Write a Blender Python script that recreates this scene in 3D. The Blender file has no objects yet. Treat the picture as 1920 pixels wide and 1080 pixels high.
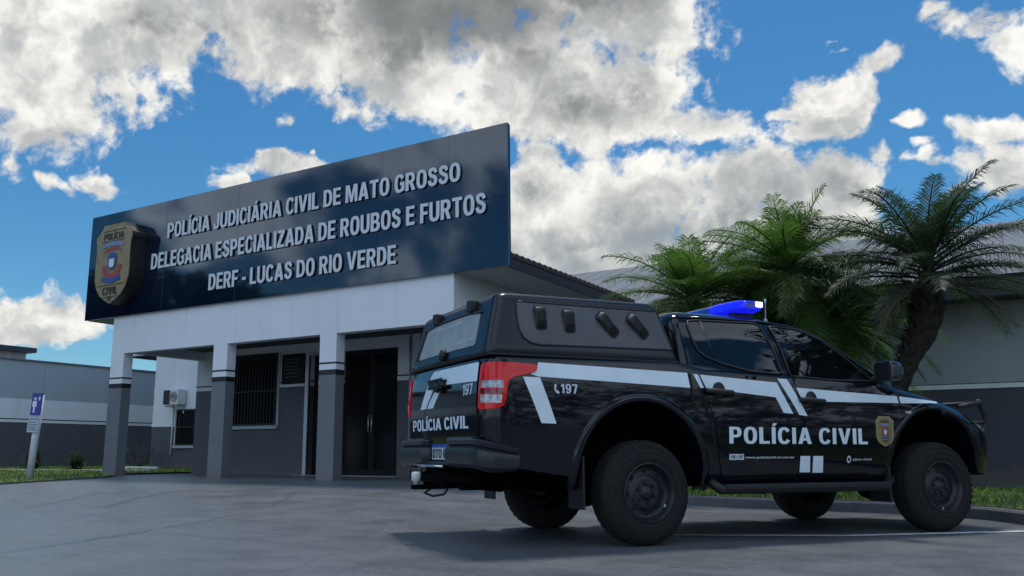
import bpy, bmesh, math, random
from math import sin, cos, pi, radians as R, sqrt, atan2
from mathutils import Vector, Matrix
from mathutils.geometry import delaunay_2d_cdt
random.seed(7)
S = bpy.context.scene
COL = S.collection

# ------------------------------------------------------------------ camera
CAM_YAW, CAM_PITCH, CAM_H = 32.391, 10.766, 0.669
cam = bpy.data.cameras.new('camera')
cam.sensor_width = 36.0
cam.lens = 1620.4 / 1920 * 36
cam.shift_x = (960 - 880.5) / 1920
cam.clip_start, cam.clip_end = 0.05, 3000
camo = bpy.data.objects.new('camera', cam)
COL.objects.link(camo)
camo.location = (0, 0, CAM_H)
camo.rotation_euler = (R(90 + CAM_PITCH), 0, R(CAM_YAW))
S.camera = camo

# ------------------------------------------------------------------ light and exposure
SUN_EL, SUN_AZ = 72.0, -16.0          # azimuth from +Y towards +X
S.view_settings.view_transform = 'Standard'
S.view_settings.look = 'None'
S.view_settings.gamma = 1
S.view_settings.exposure = 0.0
sun = bpy.data.lights.new('sun', 'SUN')
sun.energy = 2.0
sun.angle = R(8)
sun.color = (1.0, 0.95, 0.87)
suno = bpy.data.objects.new('sun', sun)
COL.objects.link(suno)
suno.location = (0, 0, 30)
sd = Vector((sin(R(SUN_AZ)) * cos(R(SUN_EL)), cos(R(SUN_AZ)) * cos(R(SUN_EL)), sin(R(SUN_EL))))
suno.rotation_euler = sd.to_track_quat('Z', 'Y').to_euler()

SKYTINT = (.68, .93, 1.02)
# ------------------------------------------------------------------ sky with backlit cumulus (azimuth, elevation, half sizes, turn, weight)
COV=[(-1.0637,0.4094,0.1334,0.0645,-0.0,1.1),(-0.9562,0.4339,0.1252,0.0483,-0.0,1.1),(-0.8567,0.4586,0.1591,0.0575,-0.0,1.15),(-0.7494,0.4549,0.1477,0.0592,-0.0,1.15),(-0.6513,0.4343,0.1639,0.052,-0.0,1.1),(-1.0432,0.3597,0.0673,0.0585,20.0,1.0),(-1.0583,0.3274,0.0481,0.04,-0.0,0.9),(-1.0729,0.2953,0.0223,0.0213,-0.0,0.7),(-1.0331,0.278,0.0308,0.0098,-25.0,0.7),(-0.9804,0.283,0.0405,0.0145,-10.0,0.85),(-0.9733,0.3791,0.0211,0.0338,-0.0,0.8),(-0.9412,0.3893,0.0256,0.022,-0.0,0.7),(-0.5857,0.4871,0.2802,0.0787,-0.0,1.5),(-0.4865,0.4403,0.1313,0.0662,-0.0,1.3),(-0.4031,0.4017,0.1149,0.0581,-0.0,1.2),(-0.3227,0.3698,0.0982,0.0278,-10.0,1.0),(-0.5526,0.4006,0.1113,0.0365,-0.0,0.9),(-0.7218,0.4021,0.0577,0.0262,-0.0,0.8),(-0.3613,0.4869,0.0736,0.0303,10.0,1.0),(-0.4817,0.3399,0.0418,0.0288,-0.0,1.0),(-0.4886,0.3099,0.0511,0.0363,-0.0,1.1),(-0.4325,0.2657,0.0939,0.0638,-0.0,1.2),(-0.3336,0.2671,0.1269,0.0597,-0.0,1.3),(-0.2441,0.2753,0.0863,0.0453,-0.0,1.2),(-0.4337,0.2169,0.1613,0.0581,-0.0,1.3),(-0.3065,0.2057,0.1531,0.0537,-0.0,1.2),(-0.5146,0.2738,0.0382,0.0489,-0.0,0.9),(-0.1479,0.2855,0.0483,0.0363,-0.0,1.1),(-0.1086,0.3072,0.026,0.0218,-0.0,0.9),(-0.2128,0.229,0.1228,0.0578,-0.0,1.2),(-0.1522,0.3673,0.0438,0.0383,-0.0,1.15),(-0.1821,0.3434,0.0307,0.0251,-0.0,0.8),(-0.123,0.3874,0.0241,0.0187,-0.0,0.75),(-0.136,0.3316,0.0268,0.0247,-0.0,0.75),(-0.0995,0.4076,0.0395,0.0178,-0.0,0.8),(-0.1462,0.4389,0.0222,0.0069,-0.0,0.6),(-0.0094,0.3181,0.0309,0.0134,-0.0,0.95),(0.0086,0.4161,0.0563,0.0295,-20.0,1.0),(0.036,0.3868,0.0315,0.0294,-0.0,0.9),(-0.0285,0.4375,0.0296,0.0149,-0.0,0.8),(0.0162,0.2726,0.0539,0.0359,-0.0,1.1),(-0.0657,0.2965,0.0169,0.0118,-0.0,0.7),(-0.0783,0.3409,0.0183,0.0117,-0.0,0.85),(-0.0508,0.2899,0.0156,0.0096,-0.0,0.65),(-0.0692,0.3123,0.013,0.0086,-0.0,0.8),(-0.0833,0.2991,0.0132,0.0097,-0.0,0.8),(-0.1412,0.4311,0.0165,0.0064,-0.0,0.7),(-0.1917,0.3672,0.0396,0.01,-0.0,0.75),(-0.0471,0.3817,0.0179,0.0072,-0.0,0.45),(-0.206,0.3685,0.0343,0.0073,-0.0,0.6),(-1.0136,0.139,0.061,0.0289,-0.0,1.05),(-1.0475,0.1257,0.0441,0.0218,-0.0,0.9),(-0.7786,0.3208,0.0506,0.0178,-0.0,0.9),(-0.846,0.2946,0.0166,0.0082,-0.0,0.7),(-0.7842,0.3775,0.028,0.0139,-20.0,0.65),(-0.7514,0.3403,0.0056,0.0053,-0.0,0.6)]
GREY=[(-0.5857,0.4927,0.2204,0.0616,-0.0,1.7),(-0.6922,0.4978,0.0857,0.0249,-0.0,0.8),(-0.5125,0.4753,0.0995,0.0509,-0.0,1.0),(-0.9392,0.4392,0.0693,0.0269,-10.0,1.05),(-0.8869,0.4548,0.054,0.0272,-0.0,1.0),(-1.0653,0.4248,0.0308,0.0179,-0.0,0.35),(-0.4353,0.4005,0.0901,0.035,-15.0,1.15),(-0.3713,0.4026,0.0568,0.0375,-0.0,1.1),(-0.3591,0.2384,0.1215,0.0542,-0.0,1.25),(-0.2511,0.2554,0.0806,0.038,-0.0,1.1),(-0.4337,0.2169,0.1241,0.0489,-0.0,1.15),(-0.4887,0.3068,0.0383,0.0242,-0.0,1.1),(-0.4882,0.34,0.0257,0.0132,-0.0,0.4),(-0.143,0.2793,0.04,0.0223,-0.0,1.0),(-0.2188,0.2236,0.1064,0.0464,-0.0,1.1),(0.009,0.2476,0.0496,0.0258,-0.0,1.0),(-1.0127,0.1279,0.0507,0.0166,-0.0,0.35),(-0.8724,0.4177,0.0541,0.0167,-0.0,0.5)]
world = bpy.data.worlds.new('World')
S.world = world
world.use_nodes = True
wt = world.node_tree
for n in list(wt.nodes):
    wt.nodes.remove(n)


class NT:
    def __init__(s, tree): s.t = tree
    def n(s, kind, **kw):
        nd = s.t.nodes.new(kind)
        for k, v in kw.items(): setattr(nd, k, v)
        return nd
    def l(s, a, b): s.t.links.new(a, b)
    def set(s, sock, v):
        if hasattr(v, 'is_output'): s.l(v, sock)
        else: sock.default_value = v
    def m(s, op, a, b=None, c=None, clamp=False):
        nd = s.n('ShaderNodeMath', operation=op, use_clamp=clamp)
        s.set(nd.inputs[0], a)
        if b is not None: s.set(nd.inputs[1], b)
        if c is not None: s.set(nd.inputs[2], c)
        return nd.outputs[0]
    def v(s, op, a, b=None):
        nd = s.n('ShaderNodeVectorMath', operation=op)
        s.set(nd.inputs[0], a)
        if b is not None: s.set(nd.inputs[3 if op == 'SCALE' else 1], b)
        return nd.outputs['Value' if op in ('LENGTH', 'DOT_PRODUCT') else 'Vector']
    def step(s, x, a, b, lo=0.0, hi=1.0):
        nd = s.n('ShaderNodeMapRange', interpolation_type='SMOOTHSTEP')
        s.set(nd.inputs[0], x)
        for i, q in enumerate((a, b, lo, hi)): s.set(nd.inputs[i + 1], q)
        return nd.outputs[0]
    def noise(s, vec, scale, detail=4, rough=.5, dist=0.0, kind='FBM', out=0):
        nd = s.n('ShaderNodeTexNoise')
        s.set(nd.inputs['Vector'], vec)
        nd.inputs['Scale'].default_value = scale
        nd.inputs['Detail'].default_value = detail
        nd.inputs['Roughness'].default_value = rough
        nd.inputs['Distortion'].default_value = dist
        return nd.outputs[out]
    def mix(s, f, a, b, mode='MIX'):
        nd = s.n('ShaderNodeMix', data_type='RGBA', blend_type=mode)
        s.set(nd.inputs[0], f)
        s.set(nd.inputs[6], a if hasattr(a, 'is_output') else (*a[:3], 1))
        s.set(nd.inputs[7], b if hasattr(b, 'is_output') else (*b[:3], 1))
        return nd.outputs[2]


W = NT(wt)
tc = W.n('ShaderNodeTexCoord')
dirv = W.v('NORMALIZE', tc.outputs['Generated'])
wob = W.v('SUBTRACT', W.noise(dirv, 7.0, 4, .6, out=1), (0.5, 0.5, 0.5))
dirw = W.v('ADD', dirv, W.v('SCALE', wob, 0.075))
sep = W.n('ShaderNodeSeparateXYZ')
W.l(dirw, sep.inputs[0])
az = W.m('ARCTAN2', sep.outputs[0], sep.outputs[1])
el = W.m('ARCSINE', sep.outputs[2])
cmb = W.n('ShaderNodeCombineXYZ')
W.l(az, cmb.inputs[0]); W.l(el, cmb.inputs[1])


def blobs(lst, smooth):
    acc = None
    for a, e, ra, re, rot, w in lst:
        mp = W.n('ShaderNodeMapping', vector_type='TEXTURE')
        W.l(cmb.outputs[0], mp.inputs[0])
        mp.inputs[1].default_value = (a, e, 0)
        mp.inputs[2].default_value = (0, 0, R(rot))
        mp.inputs[3].default_value = (ra, re, 1)
        ln = W.v('LENGTH', mp.outputs[0])
        f = W.m('MULTIPLY', W.m('SUBTRACT', 1.0, W.m('MULTIPLY', ln, 0.62)), w)
        if acc is None: acc = f
        else: acc = W.m('SMOOTH_MAX', acc, f, smooth)
    return acc


cover = blobs(COV, 0.10)
grey = blobs(GREY, 0.25)
fb = W.noise(dirw, 8.5, 12, .61)
fb2 = W.noise(dirv, 38.0, 6, .62)
rag = W.m('ADD', W.m('MULTIPLY', W.m('SUBTRACT', fb, .5), 2.1), W.m('MULTIPLY', W.m('SUBTRACT', fb2, .5), .7))
front = W.m('ADD', W.m('MINIMUM', W.m('SUBTRACT', cover, .385), .42), rag)
# the half of the sky behind the camera: unseen cloud from noise alone, thickened to light the front walls
fw = W.v('DOT_PRODUCT', dirv, (-sin(R(CAM_YAW)), cos(R(CAM_YAW)), 0.25))
behind = W.step(fw, 0.35, 0.05)
gen = W.m('MULTIPLY', W.m('SUBTRACT', W.noise(dirw, 3.4, 9, .56), .44), 4.6)
gen = W.m('SUBTRACT', gen, W.m('MULTIPLY', W.m('SUBTRACT', 1.0, behind), 3.0))
dens = W.m('MAXIMUM', front, gen)
alpha = W.step(dens, -0.06, 0.22)
thick = W.step(dens, 0.10, 0.62)
gn = W.m('MULTIPLY', W.m('SUBTRACT', W.noise(dirw, 4.0, 6, .55), .5), .9)
gsm = W.step(W.m('ADD', grey, gn), 0.20, 0.95)
gbeh = W.m('MULTIPLY', W.m('MULTIPLY', thick, behind), 0.5)
g = W.m('MAXIMUM', W.m('MULTIPLY', gsm, W.m('MAXIMUM', thick, W.step(W.m('ADD', grey, gn), .65, 1.25))), gbeh)
billow = W.noise(dirw, 20.0, 7, .6)
fbs = W.noise(W.v('ADD', dirw, (-.008, .014, .020)), 8.5, 12, .61)
relief = W.m('ADD', W.m('MULTIPLY', W.m('SUBTRACT', fb, fbs), 2.6), W.m('MULTIPLY', W.m('SUBTRACT', billow, .5), .7))
relief = W.step(relief, -.40, .40)
white = W.mix(relief, (4.9, 5.1, 5.15), (10.0, 9.85, 9.3))
greyc = W.mix(W.step(el, .12, .46), (3.3, 3.9, 4.3), (2.0, 2.1, 2.15))
greyc = W.mix(W.m('MULTIPLY', relief, .35), greyc, (4.6, 4.8, 4.8))
body = W.m('MULTIPLY', W.m('MULTIPLY', W.step(dens, .18, .75), W.m('SUBTRACT', 1.0, relief)), .75)   # light comes through thin edges, less through thick cloud
white = W.mix(body, white, (4.2, 4.45, 4.6))
cloud = W.mix(g, white, greyc)
sky = W.n('ShaderNodeTexSky', sky_type='NISHITA', sun_disc=False)
sky.sun_elevation = R(SUN_EL)
sky.sun_rotation = R(SUN_AZ)
sky.air_density = 1.0
sky.dust_density = 0.4
sky.ozone_density = 3.0
tint = W.mix(1.0, sky.outputs[0], SKYTINT, 'MULTIPLY')
hs = W.n('ShaderNodeHueSaturation')
hs.inputs['Saturation'].default_value = 1.15
hs.inputs['Value'].default_value = 1.0
W.l(tint, hs.inputs['Color'])
cloud = W.mix(W.m('MULTIPLY', behind, 1.0), cloud, W.mix(g, (10.0, 12.3, 15.2), (4.9, 6.0, 7.3)))   # cloud facing the sun, made brighter and bluer to light the front walls
final = W.mix(alpha, hs.outputs[0], cloud)
bg = W.n('ShaderNodeBackground')
bg.inputs[1].default_value = 0.1
W.l(final, bg.inputs[0])
wo = W.n('ShaderNodeOutputWorld')
W.l(bg.outputs[0], wo.inputs[0])

# ------------------------------------------------------------------ helpers
def material(name, color, rough=.6, metal=0.0, var=0.0, vscale=3.0, bump=0.0, bscale=60.0, coat=0.0,
             emit=None, estr=0.0, spec=.5, roughvar=0.0, dirt=None, streaks=0.0, splash=0.0):
    m = bpy.data.materials.new(name)
    m.use_nodes = True
    t = NT(m.node_tree)
    b = m.node_tree.nodes['Principled BSDF']
    b.inputs['Roughness'].default_value = rough
    b.inputs['Metallic'].default_value = metal
    b.inputs['Specular IOR Level'].default_value = spec
    b.inputs['Coat Weight'].default_value = coat
    b.inputs['Coat Roughness'].default_value = 0.03
    c = (*color, 1)
    co = t.n('ShaderNodeTexCoord').outputs['Object']
    if var > 0:
        nz = t.noise(co, vscale, 6, .62)
        lo = tuple(max(0, q * (1 - var)) for q in color); hi = tuple(min(1, q * (1 + var)) for q in color)
        c = t.mix(t.step(nz, .3, .7), lo, hi)
        if dirt:
            c = t.mix(t.step(t.noise(co, vscale * 2.7, 8, .7), .52, .72, 0, .6), c, dirt)
        t.l(c, b.inputs['Base Color'])
    else:
        b.inputs['Base Color'].default_value = c
    if streaks or splash:      # rain streaks and splashed earth
        base = b.inputs['Base Color'].links[0].from_socket if b.inputs['Base Color'].links else c
        if streaks:
            mp = t.n('ShaderNodeMapping'); t.l(co, mp.inputs[0]); mp.inputs[3].default_value = (5.5, 5.5, .35)
            base = t.mix(t.m('MULTIPLY', t.step(t.noise(mp.outputs[0], 1.0, 6, .65), .54, .74), streaks), base, (.30, .29, .27))
        if splash:
            sx = t.n('ShaderNodeSeparateXYZ'); t.l(co, sx.inputs[0])
            hgt = t.m('ADD', sx.outputs[2], t.m('MULTIPLY', t.m('SUBTRACT', t.noise(co, 5, 6, .7), .5), .7))
            base = t.mix(t.step(hgt, .18, .55, splash, 0.0), base, (.17, .135, .10))
        t.l(base, b.inputs['Base Color'])
    if roughvar > 0:
        t.l(t.step(t.noise(co, vscale * 2 + 1, 5, .6), .3, .7, rough * (1 - roughvar), rough * (1 + roughvar)), b.inputs['Roughness'])
    if bump > 0:
        bp = t.n('ShaderNodeBump')
        bp.inputs['Strength'].default_value = bump
        bp.inputs['Distance'].default_value = 0.01
        t.l(t.noise(co, bscale, 6, .6), bp.inputs['Height'])
        t.l(bp.outputs[0], b.inputs['Normal'])
    if emit:
        b.inputs['Emission Color'].default_value = (*emit, 1)
        b.inputs['Emission Strength'].default_value = estr
    return m


def link(name, me, mat=None, parent=None, loc=None):
    o = bpy.data.objects.new(name, me)
    COL.objects.link(o)
    if mat is not None: me.materials.append(mat)
    if parent is not None: o.parent = parent
    if loc is not None: o.location = loc
    return o


def tag(o, label=None, cat=None, group=None, kind=None):
    if label: o['label'] = label
    if cat: o['category'] = cat
    if group: o['group'] = group
    if kind: o['kind'] = kind
    return o


def empty(name, loc=(0, 0, 0), rz=0, label=None, cat=None, group=None):
    o = bpy.data.objects.new(name, None)
    o.empty_display_size = .2
    COL.objects.link(o)
    o.location = loc
    o.rotation_euler = (0, 0, rz)
    return tag(o, label, cat, group)


class MB:
    """collects shapes, links them as one mesh object"""
    def __init__(s): s.bm = bmesh.new()
    def verts(s, pts): return [s.bm.verts.new(p) for p in pts]
    def face(s, vs):
        try: return s.bm.faces.new(vs)
        except ValueError: return None
    def box(s, a, b, bevel=0.0, mat=None, seg=2):
        t = bmesh.new()
        bmesh.ops.create_cube(t, size=1)
        d = [(b[i] - a[i]) for i in range(3)]
        for v in t.verts:
            v.co = Vector([a[i] + d[i] * (v.co[i] + .5) for i in range(3)])
        if bevel > 0:
            bmesh.ops.bevel(t, geom=t.edges[:], offset=bevel, segments=seg, profile=.5, affect='EDGES')
        s.merge(t, mat)
        return s
    def merge(s, t, mat=None):
        mp = {}
        for v in t.verts:
            mp[v] = s.bm.verts.new(mat @ v.co if mat else v.co)
        for f in t.faces:
            nf = s.face([mp[v] for v in f.verts])
            if nf: nf.smooth = f.smooth
        t.free()
    def tube(s, pts, r, seg=10, cap=True, closed=False):
        pts = [Vector(p) for p in pts]
        n = len(pts)
        rr = r if isinstance(r, (list, tuple)) else [r] * n
        rings = []
        up = None
        for i, p in enumerate(pts):
            if closed: d = pts[(i + 1) % n] - pts[i - 1]
            else: d = pts[min(i + 1, n - 1)] - pts[max(i - 1, 0)]
            d.normalize()
            if up is None:
                up = Vector((0, 0, 1)) if abs(d.z) < .9 else Vector((1, 0, 0))
            a = d.cross(up)
            if a.length < 1e-5: a = d.cross(Vector((0, 1, 0)))
            a.normalize()
            b = a.cross(d).normalized()
            up = b
            rings.append(s.verts([p + (a * cos(2 * pi * k / seg) + b * sin(2 * pi * k / seg)) * rr[i] for k in range(seg)]))
        rng = range(n if closed else n - 1)
        for i in rng:
            A, B = rings[i], rings[(i + 1) % n]
            for k in range(seg):
                f = s.face([A[k], A[(k + 1) % seg], B[(k + 1) % seg], B[k]])
                if f: f.smooth = True
        if cap and not closed:
            s.face(rings[0][::-1]); s.face(rings[-1])
        return s
    def lathe(s, prof, origin, axis, seg=48, smooth=True, closed=True):
        """prof: list of (radius, along axis)"""
        axis = Vector(axis).normalized()
        u = axis.orthogonal().normalized(); w = axis.cross(u)
        o = Vector(origin)
        rings = []
        for r, h in prof:
            rings.append(s.verts([o + axis * h + (u * cos(2 * pi * k / seg) + w * sin(2 * pi * k / seg)) * max(r, 1e-4) for k in range(seg)]))
        for i in range(len(prof) - 1):
            for k in range(seg):
                f = s.face([rings[i][k], rings[i][(k + 1) % seg], rings[i + 1][(k + 1) % seg], rings[i + 1][k]])
                if f: f.smooth = smooth
        if closed:
            s.face(rings[0][::-1]); s.face(rings[-1])
        return s
    def poly(s, pts): return s.face(s.verts(pts))
    def prism(s, outline, fn, d0, d1):
        """outline (u,v) mapped by fn(u,v,d)"""
        A = s.verts([fn(u, v, d0) for u, v in outline]); B = s.verts([fn(u, v, d1) for u, v in outline])
        n = len(outline)
        s.face(A[::-1]); s.face(B)
        for i in range(n):
            s.face([A[i], A[(i + 1) % n], B[(i + 1) % n], B[i]])
        return s
    def build(s, name, mat, parent=None, loc=None, smooth=None, normals=True, sharp=None):
        if normals: bmesh.ops.recalc_face_normals(s.bm, faces=s.bm.faces[:])
        if smooth is not None:
            for f in s.bm.faces: f.smooth = smooth
        if sharp is not None:
            for e in s.bm.edges:
                if len(e.link_faces) == 2 and e.calc_face_angle(0) > R(sharp): e.smooth = False
        me = bpy.data.meshes.new(name)
        s.bm.to_mesh(me); s.bm.free()
        return link(name, me, mat, parent, loc)


def inside(p, poly):
    x, y = p; c = False
    for i in range(len(poly)):
        x1, y1 = poly[i]; x2, y2 = poly[i - 1]
        if (y1 > y) != (y2 > y) and x < (x2 - x1) * (y - y1) / (y2 - y1) + x1: c = not c
    return c


def densify(poly, step):
    out = []
    for i in range(len(poly)):
        a, b = Vector(poly[i]), Vector(poly[(i + 1) % len(poly)])
        k = max(1, int((b - a).length / step))
        for j in range(k): out.append(tuple(a.lerp(b, j / k)))
    return out


def roundpoly(poly, r, seg=5):
    out = []
    n = len(poly)
    for i in range(n):
        p, a, b = Vector(poly[i]), Vector(poly[i - 1]), Vector(poly[(i + 1) % n])
        da, db = a - p, b - p
        rr = min(r, da.length * .45, db.length * .45)
        s0, s1 = p + da.normalized() * rr, p + db.normalized() * rr
        for k in range(seg + 1):
            t = k / seg
            out.append(tuple(s0 * (1 - t) ** 2 + p * 2 * t * (1 - t) + s1 * t * t))
    return out


def patch(name, outline, fn, mat, parent=None, off=.004, rim=.004, step=.06):
    """a skin over a curved surface inside an outline: fn(u, v, off) gives the point; a rim goes back by `rim`"""
    ol = densify(outline, step)
    xs = [p[0] for p in ol]; ys = [p[1] for p in ol]
    pts = [Vector(p) for p in ol]
    n = len(pts)
    nx = int((max(xs) - min(xs)) / step) + 1; ny = int((max(ys) - min(ys)) / step) + 1
    for i in range(nx + 1):
        for j in range(ny + 1):
            p = (min(xs) + step * (i + .5), min(ys) + step * (j + .5))
            if inside(p, ol) and min((Vector(p) - q).length for q in pts[:n]) > step * .45: pts.append(Vector(p))
    res = delaunay_2d_cdt(pts, [(i, (i + 1) % n) for i in range(n)], [], 1, 1e-5)
    b = MB()
    vs = b.verts([fn(p[0], p[1], off) for p in res[0]])
    for f in res[2]:
        nf = b.face([vs[i] for i in f])
        if nf: nf.smooth = True
    if rim > 0:
        b.bm.edges.ensure_lookup_table()
        be = [e for e in b.bm.edges if len(e.link_faces) == 1]
        low = {}
        for e in be:
            for v in e.verts:
                if v not in low:
                    low[v] = None
        co = {v: p for v, p in zip(vs, res[0])}
        for v in low:
            p = co.get(v)
            low[v] = b.bm.verts.new(fn(p[0], p[1], off - rim))
        for e in be:
            v0, v1 = e.verts
            b.face([v0, v1, low[v1], low[v0]])
            e.smooth = False
    return b.build(name, mat, parent)


def text_bm(body, bold=0.02, extrude=0.0, res=3):
    c = bpy.data.curves.new('t', 'FONT')
    c.body = body
    c.offset = bold; c.extrude = extrude; c.resolution_u = res
    o = bpy.data.objects.new('t', c); COL.objects.link(o)
    dg = bpy.context.evaluated_depsgraph_get()
    me = bpy.data.meshes.new_from_object(o.evaluated_get(dg))
    bpy.data.objects.remove(o); bpy.data.curves.remove(c)
    return me


CAPH = {}


def text(name, body, w, h, fn, mat, parent=None, bold=0.03, extrude=0.0, res=3, sharp=True):
    """lettering w wide with capitals h tall; fn(u, v, d) places it"""
    if bold not in CAPH:
        q = text_bm('H', bold); CAPH[bold] = (min(v.co.y for v in q.vertices), max(v.co.y for v in q.vertices)); bpy.data.meshes.remove(q)
    me = text_bm(body, bold, .5 if extrude else 0, res)
    x0 = min(v.co.x for v in me.vertices); x1 = max(v.co.x for v in me.vertices)
    y0, y1 = CAPH[bold]
    for v in me.vertices:
        v.co = fn((v.co.x - x0) / (x1 - x0) * w, (v.co.y - y0) / (y1 - y0) * h, (v.co.z + .5) * extrude if extrude else 0)
    me.name = name
    for p in me.polygons: p.use_smooth = False
    me.materials.clear()
    return link(name, me, mat, parent)


# ---- a bold condensed grotesque drawn as outlines: every glyph is (advance, [contours]); inner contours are counters
def P_(*it):
    out = []
    for a in it:
        if len(a) == 2: out.append(a)
        else:
            p0 = out[-1]
            for k in range(1, 7):
                t = k / 6
                out.append(((1 - t) ** 2 * p0[0] + 2 * t * (1 - t) * a[0] + t * t * a[2], (1 - t) ** 2 * p0[1] + 2 * t * (1 - t) * a[1] + t * t * a[3]))
    return out


def sup(cx, cy, rx, ry, a0=0, a1=360, n=32, e=2.5):
    o = []
    full = a1 - a0 >= 360
    for k in range(n if full else n + 1):
        a = R(a0 + (a1 - a0) * k / n); c, s_ = cos(a), sin(a)
        o.append((cx + rx * (abs(c) ** (2 / e)) * (1 if c >= 0 else -1), cy + ry * (abs(s_) ** (2 / e)) * (1 if s_ >= 0 else -1)))
    return o


def stroke(path, w):
    """outline of a thick line through the points (Catmull-Rom)"""
    q = []
    for i in range(len(path) - 1):
        p0, p1, p2, p3 = (Vector(path[max(0, min(len(path) - 1, i + d))]) for d in (-1, 0, 1, 2))
        for k in range(6):
            t = k / 6
            q.append(.5 * ((2 * p1) + (p2 - p0) * t + (2 * p0 - 5 * p1 + 4 * p2 - p3) * t * t + (3 * p1 - p0 - 3 * p2 + p3) * t ** 3))
    q.append(Vector(path[-1]))
    l, r = [], []
    for i, p in enumerate(q):
        d = (q[min(i + 1, len(q) - 1)] - q[max(i - 1, 0)]).normalized(); n = Vector((-d.y, d.x)) * w / 2
        l.append(tuple(p + n)); r.append(tuple(p - n))
    return l + r[::-1]


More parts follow.
